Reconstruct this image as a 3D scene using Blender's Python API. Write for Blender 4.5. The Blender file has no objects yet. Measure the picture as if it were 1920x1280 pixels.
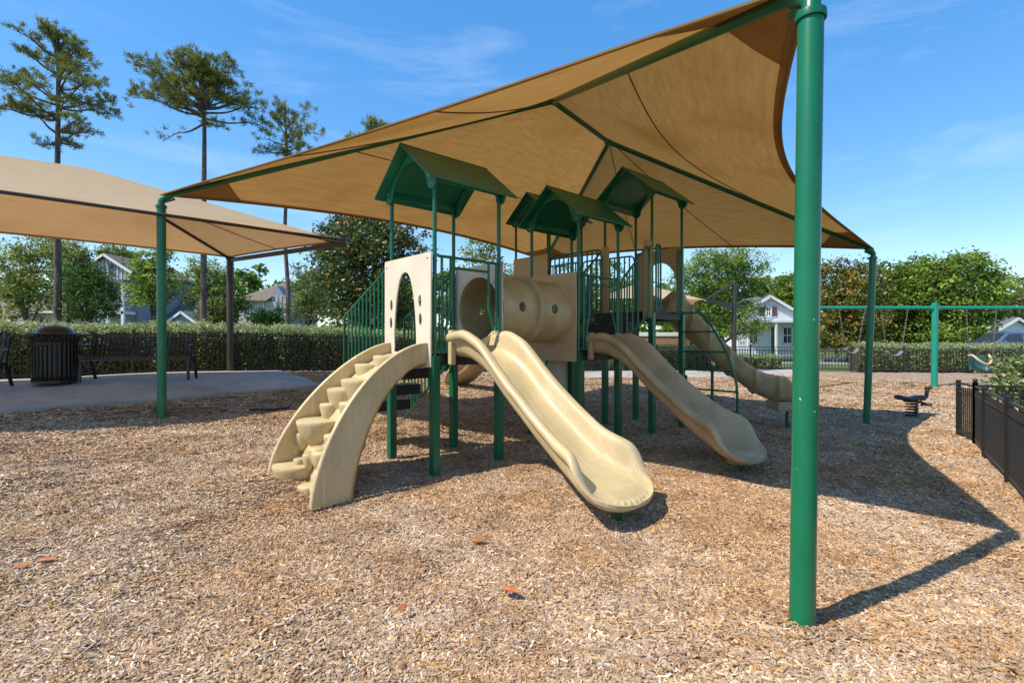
import bpy, bmesh, math, random
import numpy as np
from mathutils import Vector, Matrix

random.seed(7)
RNG = np.random.default_rng(11)
S = bpy.context.scene
COL = S.collection
PI = math.pi

# ---------------------------------------------------------------- camera, sky, sun, exposure
CAMZ = 1.6
cam_d = bpy.data.cameras.new('camera')
cam = bpy.data.objects.new('camera', cam_d)
COL.objects.link(cam)
cam.location = (0, 0, CAMZ)
cam.rotation_euler = (PI / 2, 0, 0)
cam_d.sensor_width = 36
cam_d.lens = 18.0
cam_d.clip_start = 0.05
cam_d.clip_end = 5000
S.camera = cam

SUN_EL = math.radians(52)
SUN_AZ = math.atan2(-0.88, -0.475)          # towards the sun, from +Y clockwise
world = bpy.data.worlds.new('World')
S.world = world
world.use_nodes = True
wn, wl = world.node_tree.nodes, world.node_tree.links
wn.clear()
w_out = wn.new('ShaderNodeOutputWorld')
w_bg = wn.new('ShaderNodeBackground')
w_bg.inputs['Strength'].default_value = 0.15
sky = wn.new('ShaderNodeTexSky')
sky.sky_type = 'NISHITA'
sky.sun_disc = False
sky.sun_elevation = SUN_EL
sky.sun_rotation = SUN_AZ
sky.altitude = 0
sky.air_density = 1.0
sky.dust_density = 0.15
sky.ozone_density = 2.2
hs = wn.new('ShaderNodeHueSaturation')
hs.inputs['Hue'].default_value = 0.506
hs.inputs['Saturation'].default_value = 1.78
hs.inputs['Value'].default_value = 2.15
gm = wn.new('ShaderNodeGamma')
gm.inputs['Gamma'].default_value = 0.6
wl.new(sky.outputs['Color'], gm.inputs['Color'])
wl.new(gm.outputs['Color'], hs.inputs['Color'])
# thin cirrus streaks
tc = wn.new('ShaderNodeTexCoord')
mp = wn.new('ShaderNodeMapping')
mp.inputs['Rotation'].default_value = (0.0, 0.45, 0.35)
mp.inputs['Scale'].default_value = (1.1, 2.2, 6.5)
n1 = wn.new('ShaderNodeTexNoise')
n1.inputs['Scale'].default_value = 1.7
n1.inputs['Detail'].default_value = 8
n1.inputs['Roughness'].default_value = 0.62
n1.inputs['Distortion'].default_value = 0.5
cr = wn.new('ShaderNodeValToRGB')
cr.color_ramp.elements[0].position = 0.50
cr.color_ramp.elements[0].color = (0, 0, 0, 1)
cr.color_ramp.elements[1].position = 0.85
cr.color_ramp.elements[1].color = (0.30, 0.30, 0.30, 1)
mx = wn.new('ShaderNodeMixRGB')
mx.inputs['Color2'].default_value = (5.6, 6.1, 6.9, 1)
wl.new(tc.outputs['Generated'], mp.inputs['Vector'])
wl.new(mp.outputs['Vector'], n1.inputs['Vector'])
wl.new(n1.outputs['Fac'], cr.inputs['Fac'])
wl.new(cr.outputs['Color'], mx.inputs['Fac'])
wl.new(hs.outputs['Color'], mx.inputs['Color1'])
wl.new(mx.outputs['Color'], w_bg.inputs['Color'])
wl.new(w_bg.outputs['Background'], w_out.inputs['Surface'])

sun_d = bpy.data.lights.new('sun', 'SUN')
sun_d.energy = 4.6
sun_d.angle = math.radians(0.5)
sun_d.color = (1.0, 0.94, 0.84)
sun = bpy.data.objects.new('sun', sun_d)
COL.objects.link(sun)
ce, se = math.cos(SUN_EL), math.sin(SUN_EL)
sun.rotation_euler = Vector((0.88 * ce, 0.475 * ce, -se)).to_track_quat('-Z', 'Y').to_euler()
sun.location = (-10, -6, 20)

S.view_settings.view_transform = 'Standard'
S.view_settings.look = 'None'
S.view_settings.exposure = 0.40
S.view_settings.gamma = 1
S.view_settings.use_curve_mapping = False


# ---------------------------------------------------------------- helpers
def W(px, py, D):
    """a point seen at pixel (px, py) of the 1920 x 1280 photograph, D metres ahead"""
    return Vector(((px - 960) * D / 960, D, CAMZ + (640 - py) * D / 960))


def tag(o, label=None, cat=None, group=None, kind=None):
    if label: o['label'] = label
    if cat: o['category'] = cat
    if group: o['group'] = group
    if kind: o['kind'] = kind
    return o


def thing(name, label, cat, loc=(0, 0, 0), rz=0, group=None):
    o = bpy.data.objects.new(name, None)
    o.empty_display_size = 0.2
    COL.objects.link(o)
    o.location = loc
    o.rotation_euler = (0, 0, rz)
    tag(o, label, cat, group)
    return o


def attach(o, parent, world_coords=True):
    if parent is None:
        return
    o.parent = parent
    if world_coords and parent.type == 'EMPTY':
        m = Matrix.Translation(parent.location) @ parent.rotation_euler.to_matrix().to_4x4()
        o.matrix_parent_inverse = m.inverted()


def mesh_obj(name, me, mat, parent=None, world_coords=True):
    o = bpy.data.objects.new(name, me)
    COL.objects.link(o)
    if mat is not None and len(me.materials) == 0:
        me.materials.append(mat)
    attach(o, parent, world_coords)
    return o


def copy_tree(o, parent=None):
    c = o.copy()
    COL.objects.link(c)
    if parent is not None:
        c.parent = parent
    for ch in list(o.children):
        copy_tree(ch, c)
    return c


class MB:
    """collects faces for one mesh"""
    def __init__(self):
        self.v, self.f, self.sm = [], [], []

    def add(self, vs, fs, smooth=False):
        b = len(self.v)
        self.v += [tuple(p) for p in vs]
        self.f += [tuple(i + b for i in f) for f in fs]
        self.sm += [smooth] * len(fs)
        return self

    def box(self, c, size, M=None):
        """box centred at c; M 3x3 turns its axes"""
        hx, hy, hz = size[0] / 2, size[1] / 2, size[2] / 2
        vs = []
        for dz in (-hz, hz):
            for dx, dy in ((-hx, -hy), (hx, -hy), (hx, hy), (-hx, hy)):
                p = Vector((dx, dy, dz))
                if M is not None: p = M @ p
                vs.append(p + Vector(c))
        return self.add(vs, [(0, 3, 2, 1), (4, 5, 6, 7), (0, 1, 5, 4), (1, 2, 6, 5), (2, 3, 7, 6), (3, 0, 4, 7)])

    def bar(self, a, b, w, h, up=(0, 0, 1)):
        a, b = Vector(a), Vector(b)
        d = (b - a)
        L = d.length
        x = d.normalized()
        y = Vector(up).cross(x)
        if y.length < 1e-5: y = Vector((0, 1, 0)).cross(x)
        y.normalize()
        z = x.cross(y)
        M = Matrix((x, y, z)).transposed()
        return self.box((a + b) / 2, (L, w, h), M)

    def tube(self, pts, r, n=10, caps=True, closed=False, smooth=True):
        pts = [Vector(p) for p in pts]
        m = len(pts)
        rr = r if isinstance(r, (list, tuple)) else [r] * m
        tang = []
        for i in range(m):
            if closed:
                t = pts[(i + 1) % m] - pts[i - 1]
            else:
                t = pts[min(i + 1, m - 1)] - pts[max(i - 1, 0)]
            tang.append(t.normalized() if t.length > 1e-9 else Vector((0, 0, 1)))
        ref = Vector((0, 0, 1)) if abs(tang[0].z) < 0.9 else Vector((1, 0, 0))
        nrm = (ref - tang[0] * ref.dot(tang[0])).normalized()
        vs, fs = [], []
        for i in range(m):
            nrm = nrm - tang[i] * nrm.dot(tang[i])
            if nrm.length < 1e-6:
                nrm = tang[i].orthogonal()
            nrm.normalize()
            bi = tang[i].cross(nrm)
            for k in range(n):
                a = 2 * PI * k / n
                vs.append(pts[i] + (nrm * math.cos(a) + bi * math.sin(a)) * rr[i])
        segs = m if closed else m - 1
        for i in range(segs):
            j = (i + 1) % m
            for k in range(n):
                k2 = (k + 1) % n
                fs.append((i * n + k, i * n + k2, j * n + k2, j * n + k))
        self.add(vs, fs, smooth)
        if caps and not closed:
            b = len(self.v) - len(vs)
            self.f.append(tuple(b + k for k in range(n))[::-1]); self.sm.append(False)
            self.f.append(tuple(b + (m - 1) * n + k for k in range(n))); self.sm.append(False)
        return self

    def lathe(self, prof, c=(0, 0, 0), n=24, axis=None, smooth=True, closed=False):
        """prof: (radius, height) pairs about axis frame (3x3, columns x,y,z)"""
        M = axis if axis is not None else Matrix.Identity(3)
        c = Vector(c)
        vs, fs = [], []
        for (r, h) in prof:
            for k in range(n):
                a = 2 * PI * k / n
                vs.append(c + M @ Vector((r * math.cos(a), r * math.sin(a), h)))
        m = len(prof)
        for i in range(m if closed else m - 1):
            j = (i + 1) % m
            for k in range(n):
                k2 = (k + 1) % n
                fs.append((i * n + k, i * n + k2, j * n + k2, j * n + k))
        return self.add(vs, fs, smooth)

    def grid(self, rows, smooth=True, wrap=False):
        """rows: list of equal-length point lists"""
        m, n = len(rows), len(rows[0])
        vs = [p for r in rows for p in r]
        fs = []
        for i in range(m - 1):
            for k in range(n if wrap else n - 1):
                k2 = (k + 1) % n
                fs.append((i * n + k, i * n + k2, (i + 1) * n + k2, (i + 1) * n + k))
        return self.add(vs, fs, smooth)

    def ball(self, c, r, n=10, sz=1.0):
        prof = [(max(1e-4, r * math.sin(PI * i / 6)), -r * sz * math.cos(PI * i / 6)) for i in range(7)]
        return self.lathe(prof, c, n)

    def build(self, name, mat, parent=None, world_coords=True, bevel=0, subsurf=0, solid=0):
        me = bpy.data.meshes.new(name)
        me.from_pydata(self.v, [], self.f)
        me.polygons.foreach_set('use_smooth', self.sm)
        bm = bmesh.new()
        bm.from_mesh(me)
        if bevel:
            bmesh.ops.bevel(bm, geom=[e for e in bm.edges if len(e.link_faces) == 2 and e.calc_face_angle(0) > 0.6],
                            offset=bevel, segments=2, profile=0.6, affect='EDGES')
        bmesh.ops.recalc_face_normals(bm, faces=bm.faces)
        bm.to_mesh(me)
        bm.free()
        me.update()
        if not subsurf and any(self.sm): me.set_sharp_from_angle(angle=0.75)
        o = mesh_obj(name, me, mat, parent, world_coords)
        if solid:
            md = o.modifiers.new('solid', 'SOLIDIFY'); md.thickness = solid; md.offset = 0
        if subsurf:
            md = o.modifiers.new('sub', 'SUBSURF'); md.levels = subsurf; md.render_levels = subsurf
        return o


def flat_panel(name, outlines, thick, M, mat, parent=None, bevel=0.004):
    """plate with holes: 2-D outlines (first outer, then holes), thickness, 4x4 placing local x,y plane"""
    cu = bpy.data.curves.new(name, 'CURVE')
    cu.dimensions = '2D'
    cu.fill_mode = 'BOTH'
    cu.extrude = thick / 2 - bevel
    cu.bevel_depth = bevel
    cu.bevel_resolution = 1
    for ol in outlines:
        sp = cu.splines.new('POLY')
        sp.points.add(len(ol) - 1)
        for i, p in enumerate(ol):
            sp.points[i].co = (p[0], p[1], 0, 1)
        sp.use_cyclic_u = True
    tmp = bpy.data.objects.new('tmp', cu)
    COL.objects.link(tmp)
    bpy.context.view_layer.update()
    me = bpy.data.meshes.new_from_object(tmp.evaluated_get(bpy.context.evaluated_depsgraph_get()))
    bpy.data.objects.remove(tmp)
    bpy.data.curves.remove(cu)
    me.transform(M)
    me.name = name
    me.materials.clear()
    return mesh_obj(name, me, mat, parent)


def ellipse(cx, cy, rx, ry, n=28, a0=0, a1=2 * PI):
    e = []
    full = abs(a1 - a0 - 2 * PI) < 1e-6
    for i in range(n):
        a = a0 + (a1 - a0) * i / (n if full else n - 1)
        e.append((cx + rx * math.cos(a), cy + ry * math.sin(a)))
    return e


def lerp(a, b, t):
    return a + (b - a) * t


def interp(x, pts):
    if x <= pts[0][0]: return pts[0][1]
    for (x0, y0), (x1, y1) in zip(pts, pts[1:]):
        if x <= x1:
            return y0 + (y1 - y0) * (x - x0) / (x1 - x0)
    return pts[-1][1]


def smooth_pts(ctrl, n):
    """Catmull-Rom through control points"""
    P = [Vector(c) for c in ctrl]
    P = [P[0] * 2 - P[1]] + P + [P[-1] * 2 - P[-2]]
    out = []
    segs = len(P) - 3
    for i in range(n):
        t = i / (n - 1) * segs
        k = min(int(t), segs - 1)
        u = t - k
        a, b, c, d = P[k:k + 4]
        out.append(0.5 * ((2 * b) + (c - a) * u + (2 * a - 5 * b + 4 * c - d) * u * u + (3 * b - a - 3 * c + d) * u ** 3))
    return out


# ---------------------------------------------------------------- materials
MATS = {}


def mat(name, col, rough=0.6, spec=0.5, var=0.0, vscale=4.0, bump=0.0, bscale=60.0, metallic=0.0, col2=None,
        stretch=None, coat=0.0, detail=6, lo=0.35, hi=0.7, objvar=0.0, bdist=0.01):
    m = bpy.data.materials.new(name)
    m.use_nodes = True
    n, l = m.node_tree.nodes, m.node_tree.links
    b = n['Principled BSDF']
    b.inputs['Roughness'].default_value = rough
    b.inputs['Metallic'].default_value = metallic
    b.inputs['Specular IOR Level'].default_value = spec
    b.inputs['Coat Weight'].default_value = coat
    b.inputs['Base Color'].default_value = (*col, 1)
    tcn = n.new('ShaderNodeTexCoord')
    vec = tcn.outputs['Object']
    if stretch:
        mpn = n.new('ShaderNodeMapping')
        mpn.inputs['Scale'].default_value = stretch
        l.new(vec, mpn.inputs['Vector'])
        vec = mpn.outputs['Vector']
    out = None
    if var or col2:
        nz = n.new('ShaderNodeTexNoise')
        nz.inputs['Scale'].default_value = vscale
        nz.inputs['Detail'].default_value = detail
        nz.inputs['Roughness'].default_value = 0.6
        l.new(vec, nz.inputs['Vector'])
        rp = n.new('ShaderNodeValToRGB')
        c2 = col2 if col2 else tuple(c * (1 - var) for c in col)
        rp.color_ramp.elements[0].position = lo
        rp.color_ramp.elements[1].position = hi
        rp.color_ramp.elements[0].color = (*c2, 1)
        rp.color_ramp.elements[1].color = (*col, 1)
        l.new(nz.outputs['Fac'], rp.inputs['Fac'])
        out = rp.outputs['Color']
        l.new(out, b.inputs['Base Color'])
    if bump:
        nb = n.new('ShaderNodeTexNoise')
        nb.inputs['Scale'].default_value = bscale
        nb.inputs['Detail'].default_value = 4
        l.new(vec, nb.inputs['Vector'])
        bp = n.new('ShaderNodeBump')
        bp.inputs['Strength'].default_value = bump
        bp.inputs['Distance'].default_value = bdist
        l.new(nb.outputs['Fac'], bp.inputs['Height'])
        l.new(bp.outputs['Normal'], b.inputs['Normal'])
    MATS[name] = m
    return m


def paint(name, col, chips=0.0, rough=0.32, chipcol=(0.55, 0.56, 0.52), var=0.15, thr=0.73):
    """gloss powder coat with dirt and small chips"""
    m = mat(name, col, rough=rough, spec=0.5, var=var, vscale=3.0, bump=0.05, bscale=180, coat=0.04)
    n, l = m.node_tree.nodes, m.node_tree.links
    b = n['Principled BSDF']
    if chips:
        src = b.inputs['Base Color'].links[0].from_socket
        g = n.new('ShaderNodeTexCoord')
        nz = n.new('ShaderNodeTexNoise')
        nz.inputs['Scale'].default_value = 34
        nz.inputs['Detail'].default_value = 3
        l.new(g.outputs['Object'], nz.inputs['Vector'])
        mask = n.new('ShaderNodeTexNoise')
        mask.inputs['Scale'].default_value = 2.2
        l.new(g.outputs['Object'], mask.inputs['Vector'])
        mul = n.new('ShaderNodeMath'); mul.operation = 'MULTIPLY_ADD'
        l.new(mask.outputs['Fac'], mul.inputs[0])
        mul.inputs[1].default_value = 0.35
        l.new(nz.outputs['Fac'], mul.inputs[2])
        rp = n.new('ShaderNodeValToRGB')
        rp.color_ramp.elements[0].position = thr + 0.18
        rp.color_ramp.elements[1].position = thr + 0.21
        rp.color_ramp.elements[0].color = (0, 0, 0, 1)
        rp.color_ramp.elements[1].color = (1, 1, 1, 1)
        l.new(mul.outputs[0], rp.inputs['Fac'])
        mixn = n.new('ShaderNodeMixRGB')
        l.new(rp.outputs['Color'], mixn.inputs['Fac'])
        l.new(src, mixn.inputs['Color1'])
        mixn.inputs['Color2'].default_value = (*chipcol, 1)
        l.new(mixn.outputs['Color'], b.inputs['Base Color'])
    return m


def fabric(name, col, col2, trans=0.5, stain=(0.3, 0.17, 0.05), through=(1, .78, .5)):
    """knitted shade cloth: woven bump, streaks, light shining through"""
    m = bpy.data.materials.new(name)
    m.use_nodes = True
    n, l = m.node_tree.nodes, m.node_tree.links
    n.clear()
    out = n.new('ShaderNodeOutputMaterial')
    df = n.new('ShaderNodeBsdfDiffuse')
    tr = n.new('ShaderNodeBsdfTranslucent')
    mixs = n.new('ShaderNodeMixShader')
    mixs.inputs['Fac'].default_value = trans
    tcn = n.new('ShaderNodeTexCoord')
    uv = n.new('ShaderNodeUVMap')
    mpn = n.new('ShaderNodeMapping')
    mpn.inputs['Scale'].default_value = (0.9, 7.0, 1)
    l.new(uv.outputs['UV'], mpn.inputs['Vector'])
    n1 = n.new('ShaderNodeTexNoise')
    n1.inputs['Scale'].default_value = 1.6
    n1.inputs['Detail'].default_value = 9
    n1.inputs['Roughness'].default_value = 0.68
    l.new(mpn.outputs['Vector'], n1.inputs['Vector'])
    r1 = n.new('ShaderNodeValToRGB')
    r1.color_ramp.elements[0].position = 0.32
    r1.color_ramp.elements[1].position = 0.66
    r1.color_ramp.elements[0].color = (*col2, 1)
    r1.color_ramp.elements[1].color = (*col, 1)
    l.new(n1.outputs['Fac'], r1.inputs['Fac'])
    n2 = n.new('ShaderNodeTexNoise')
    n2.inputs['Scale'].default_value = 0.55
    n2.inputs['Detail'].default_value = 5
    l.new(tcn.outputs['Object'], n2.inputs['Vector'])
    r2 = n.new('ShaderNodeValToRGB')
    r2.color_ramp.elements[0].position = 0.52
    r2.color_ramp.elements[1].position = 0.68
    r2.color_ramp.elements[0].color = (0, 0, 0, 1)
    r2.color_ramp.elements[1].color = (0.8, 0.8, 0.8, 1)
    l.new(n2.outputs['Fac'], r2.inputs['Fac'])
    mc = n.new('ShaderNodeMixRGB')
    l.new(r2.outputs['Color'], mc.inputs['Fac'])
    l.new(r1.outputs['Color'], mc.inputs['Color1'])
    mc.inputs['Color2'].default_value = (*stain, 1)
    l.new(mc.outputs['Color'], df.inputs['Color'])
    thr = n.new('ShaderNodeMixRGB'); thr.blend_type = 'MULTIPLY'; thr.inputs['Fac'].default_value = 1
    thr.inputs['Color2'].default_value = (*through, 1)
    l.new(mc.outputs['Color'], thr.inputs['Color1'])
    l.new(thr.outputs['Color'], tr.inputs['Color'])
    wv = n.new('ShaderNodeTexWave')
    wv.inputs['Scale'].default_value = 22
    wv.inputs['Distortion'].default_value = 1.5
    l.new(uv.outputs['UV'], wv.inputs['Vector'])
    nb = n.new('ShaderNodeTexNoise')
    nb.inputs['Scale'].default_value = 90
    l.new(uv.outputs['UV'], nb.inputs['Vector'])
    am = n.new('ShaderNodeMath'); am.operation = 'ADD'
    l.new(wv.outputs['Fac'], am.inputs[0])
    l.new(nb.outputs['Fac'], am.inputs[1])
    bp = n.new('ShaderNodeBump')
    bp.inputs['Strength'].default_value = 0.25
    bp.inputs['Distance'].default_value = 0.01
    l.new(am.outputs[0], bp.inputs['Height'])
    l.new(bp.outputs['Normal'], df.inputs['Normal'])
    l.new(df.outputs[0], mixs.inputs[1])
    l.new(tr.outputs[0], mixs.inputs[2])
    l.new(mixs.outputs[0], out.inputs['Surface'])
    MATS[name] = m
    return m


def leaf_mat(name, c_dark, c_mid, c_light, trans=0.35, rough=0.6, spec=0.16):
    """leaf colour picked by the per-leaf attribute 'tint'"""
    m = bpy.data.materials.new(name)
    m.use_nodes = True
    n, l = m.node_tree.nodes, m.node_tree.links
    b = n['Principled BSDF']
    out = n['Material Output']
    at = n.new('ShaderNodeAttribute')
    at.attribute_name = 'tint'
    rp = n.new('ShaderNodeValToRGB')
    rp.color_ramp.elements[0].color = (*c_dark, 1)
    rp.color_ramp.elements[1].color = (*c_light, 1)
    e = rp.color_ramp.elements.new(0.5)
    e.color = (*c_mid, 1)
    l.new(at.outputs['Fac'], rp.inputs['Fac'])
    l.new(rp.outputs['Color'], b.inputs['Base Color'])
    b.inputs['Roughness'].default_value = rough
    b.inputs['Specular IOR Level'].default_value = spec
    tr = n.new('ShaderNodeBsdfTranslucent')
    l.new(rp.outputs['Color'], tr.inputs['Color'])
    ms = n.new('ShaderNodeMixShader')
    ms.inputs['Fac'].default_value = trans
    l.new(b.outputs[0], ms.inputs[1])
    l.new(tr.outputs[0], ms.inputs[2])
    l.new(ms.outputs[0], out.inputs['Surface'])
    MATS[name] = m
    return m


def scuffed(m, ang, light, amt=.5):
    """worn streaks running along a slide"""
    n, l = m.node_tree.nodes, m.node_tree.links
    b = n['Principled BSDF']
    src = b.inputs['Base Color'].links[0].from_socket
    t = n.new('ShaderNodeTexCoord')
    mp0 = n.new('ShaderNodeMapping'); mp0.inputs['Rotation'].default_value = (0, 0, -ang)
    mp1 = n.new('ShaderNodeMapping'); mp1.inputs['Scale'].default_value = (34, 1.1, 1.1)
    l.new(t.outputs['Object'], mp0.inputs['Vector']); l.new(mp0.outputs['Vector'], mp1.inputs['Vector'])
    nz = n.new('ShaderNodeTexNoise'); nz.inputs['Scale'].default_value = 1.5; nz.inputs['Detail'].default_value = 7; nz.inputs['Roughness'].default_value = .7
    l.new(mp1.outputs['Vector'], nz.inputs['Vector'])
    rp = n.new('ShaderNodeValToRGB')
    rp.color_ramp.elements[0].position = .54; rp.color_ramp.elements[1].position = .74
    rp.color_ramp.elements[0].color = (0, 0, 0, 1); rp.color_ramp.elements[1].color = (amt, amt, amt, 1)
    l.new(nz.outputs['Fac'], rp.inputs['Fac'])
    mxn = n.new('ShaderNodeMixRGB'); mxn.inputs['Color2'].default_value = (*light, 1)
    l.new(rp.outputs['Color'], mxn.inputs['Fac']); l.new(src, mxn.inputs['Color1'])
    # small dark specks of ground-in dirt
    n3 = n.new('ShaderNodeTexNoise'); n3.inputs['Scale'].default_value = 16; n3.inputs['Detail'].default_value = 8; n3.inputs['Roughness'].default_value = .75
    l.new(t.outputs['Object'], n3.inputs['Vector'])
    r3 = n.new('ShaderNodeValToRGB'); r3.color_ramp.elements[0].position = .55; r3.color_ramp.elements[1].position = .76
    r3.color_ramp.elements[0].color = (0, 0, 0, 1); r3.color_ramp.elements[1].color = (.55, .55, .55, 1)
    l.new(n3.outputs['Fac'], r3.inputs['Fac'])
    m3 = n.new('ShaderNodeMixRGB'); m3.inputs['Color2'].default_value = (.30, .22, .12, 1)
    l.new(r3.outputs['Color'], m3.inputs['Fac']); l.new(mxn.outputs['Color'], m3.inputs['Color1'])
    l.new(m3.outputs['Color'], b.inputs['Base Color'])
    rr = n.new('ShaderNodeMapRange'); rr.inputs['From Min'].default_value = .35; rr.inputs['From Max'].default_value = .7
    rr.inputs['To Min'].default_value = .3; rr.inputs['To Max'].default_value = .55
    l.new(nz.outputs['Fac'], rr.inputs['Value']); l.new(rr.outputs['Result'], b.inputs['Roughness'])


GREEN = paint('green_paint', (0.003, 0.155, 0.066), chips=1, thr=0.765)
GREEN_P = paint('green_play_paint', (0.002, 0.125, 0.056), chips=1, thr=0.80)
TEAL = paint('teal_paint', (0.01, 0.28, 0.19), chips=1, thr=0.8)
ROOFG = mat('green_roof_plastic', (0.004, 0.175, 0.10), rough=0.42, var=0.3, vscale=2.5, bump=0.06, bscale=120)
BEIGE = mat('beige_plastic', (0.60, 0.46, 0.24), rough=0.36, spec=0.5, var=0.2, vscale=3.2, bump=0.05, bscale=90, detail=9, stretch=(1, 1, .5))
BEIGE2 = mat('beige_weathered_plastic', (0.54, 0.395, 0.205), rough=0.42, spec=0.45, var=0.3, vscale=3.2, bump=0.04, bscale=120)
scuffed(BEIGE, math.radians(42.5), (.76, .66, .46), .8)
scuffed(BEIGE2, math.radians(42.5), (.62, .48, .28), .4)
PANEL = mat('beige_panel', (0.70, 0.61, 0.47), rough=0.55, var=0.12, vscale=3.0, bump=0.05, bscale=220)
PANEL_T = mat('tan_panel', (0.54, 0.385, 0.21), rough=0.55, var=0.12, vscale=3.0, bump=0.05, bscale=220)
BLACKV = mat('black_vinyl', (0.012, 0.012, 0.013), rough=0.5, bump=0.2, bscale=140)
BLACKM = paint('black_metal', (0.014, 0.013, 0.013), chips=0, rough=0.28, var=0.4)
FENCEM = mat('bronze_black_fence', (0.028, 0.025, 0.023), rough=0.42, spec=0.5, var=0.4, vscale=9)
BROWNM = paint('dark_brown_metal', (0.05, 0.042, 0.038), chips=0, rough=0.45, var=0.3)
STEEL = mat('galvanised_steel', (0.45, 0.45, 0.44), rough=0.4, metallic=0.8, var=0.3, vscale=30)
SHADE = fabric('ochre_shade_cloth', (0.395, 0.265, 0.122), (0.295, 0.188, 0.08), trans=0.44, stain=(0.265, 0.158, 0.052), through=(1, .79, .48))
SHADE_T = fabric('tan_shade_cloth', (0.64, 0.50, 0.33), (0.56, 0.43, 0.275), trans=0.36, stain=(0.50, 0.37, 0.24), through=(1, .68, .40))
SEAM = mat('dark_seam', (0.06, 0.045, 0.03), rough=0.8)
CONC = mat('concrete', (0.45, 0.425, 0.375), rough=0.85, var=0.34, vscale=1.3, bump=0.15, bscale=80, detail=9)
ASPHALT = mat('asphalt', (0.055, 0.055, 0.057), rough=0.9, var=0.3, vscale=2, bump=0.2, bscale=120)
GRASSM = mat('lawn', (0.12, 0.17, 0.04), rough=0.9, col2=(0.05, 0.09, 0.02), vscale=1.6, bump=0.6, bscale=50, bdist=0.05)
BARK = mat('pine_bark', (0.20, 0.135, 0.10), rough=0.9, col2=(0.07, 0.05, 0.04), vscale=5, bump=0.7, bscale=16, bdist=0.05, stretch=(1, 1, 0.3))
BARK2 = mat('grey_bark', (0.14, 0.115, 0.09), rough=0.9, col2=(0.06, 0.05, 0.04), vscale=6, bump=0.6, bscale=18, bdist=0.04, stretch=(1, 1, 0.3))

# ---------------------------------------------------------------- terrain
CTRL = np.array([
    (1.6, 2.85, 0), (0, 2, 0), (-2, 2.4, .0), (-3, 4, .03), (3.5, 3.5, 0), (4.65, 4.65, .03), (7.69, 8.82, -.03),
    (7.15, 10.34, -.10), (-.887, 5.87, .053), (-.17, 6.53, .046), (-1.53, 6.54, .088), (-.82, 7.25, .095), (-1.85, 4.9, .01),
    (-2.7, 5.7, .12), (1.71, 8.18, .05), (2.37, 8.6, .05), (1.72, 9.3, .08), (2.4, 9.98, .05), (-5.6, 8.2, .336), (-4, 6, .16),
    (-6.2, 6.2, .34), (.96, 14.8, .3), (5.3, 9.9, -.05), (8.9, 11.36, -.08), (13.1, 15.9, .16), (9.5, 20.8, .5),
    (15, 19.4, .4), (-4.98, 13.65, .80), (-4.1, 10.9, .62), (-9.5, 10.65, .80), (-6.8, 12.3, .84), (-1, 17, .62), (4, 20, .5),
    (-7.2, 7.2, .42), (-8.0, 9.2, .78), (-7.1, 9.9, .80), (-6.0, 9.2, .56), (-12, 8, .8), (22, 20, .35), (12, 8, 0), (5, 1, 0), (-6, 2, .1), (0, -4, 0), (-10, -4, .1), (9, -4, 0),
    (-14, 3, .5), (-16, 14, .8), (-5, 22, .7), (14, 28, .5), (28, 28, .4), (0, 28, .6), (-20, 25, .7)], dtype=float)


def _tps(r2):
    return np.where(r2 > 1e-12, r2 * np.log(np.maximum(r2, 1e-12)), 0)


_P = CTRL[:, :2]
_n = len(_P)
_K = _tps(((_P[:, None] - _P[None]) ** 2).sum(2)) + np.eye(_n) * 0.12
_Q = np.c_[np.ones(_n), _P]
_A = np.zeros((_n + 3, _n + 3))
_A[:_n, :_n], _A[:_n, _n:], _A[_n:, :_n] = _K, _Q, _Q.T
_w = np.linalg.solve(_A, np.r_[CTRL[:, 2], 0, 0, 0])


def zts(x, y):
    x = np.asarray(x, float); y = np.asarray(y, float)
    sh = x.shape
    X = np.c_[x.ravel(), y.ravel()]
    d2 = ((X[:, None] - _P[None]) ** 2).sum(2)
    z = _tps(d2) @ _w[:_n] + np.c_[np.ones(len(X)), X] @ _w[_n:]
    r = np.hypot(X[:, 0], X[:, 1] - 9)
    k = np.clip((r - 17) / 16, 0, 1)
    k = k * k * (3 - 2 * k)
    z = np.clip(z, -0.3, 1.1)
    z = z * (1 - k) + 0.5 * k
    return z.reshape(sh)


def zt(x, y):
    return float(zts(np.array([x]), np.array([y]))[0])


HEAPS = [(1.61, 2.85, .035, .22), (-5.6, 8.2, .03, .25), (7.15, 10.34, .03, .25), (.98, 4.5, -.055, .42), (.7, 4.3, .03, .25), (1.35, 4.2, .03, .3), (2.86, 6.15, -.05, .42), (3.3, 5.8, .03, .3), (-2.2, 5.0, -.03, .4),
         (-.887, 5.87, .02, .2), (-.17, 6.53, .02, .2), (5.6, 9.85, -.04, .4), (-3.2, 3.6, .025, .8), (2.6, 3.2, .02, .7), (-.8, 3.1, -.02, .6), (4.2, 6.2, .025, .9), (-4.3, 4.9, .02, .7)]


def bumps(x, y):
    """small hollows and heaps of the wood-chip surface"""
    e = 0
    for (hx, hy, amp, rad) in HEAPS:
        e = e + amp * np.exp(-((x - hx) ** 2 + (y - hy) ** 2) / rad ** 2)
    return e + (0.016 * np.sin(2.1 * x + 0.7 * y) * np.sin(1.7 * y - 0.5 * x) + 0.010 * np.sin(5.3 * x - 2 * y + 1) * np.sin(4.1 * y + 1.3 * x)
            + 0.006 * np.sin(11 * x + 3 * y) * np.sin(9 * y - 4 * x))


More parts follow.
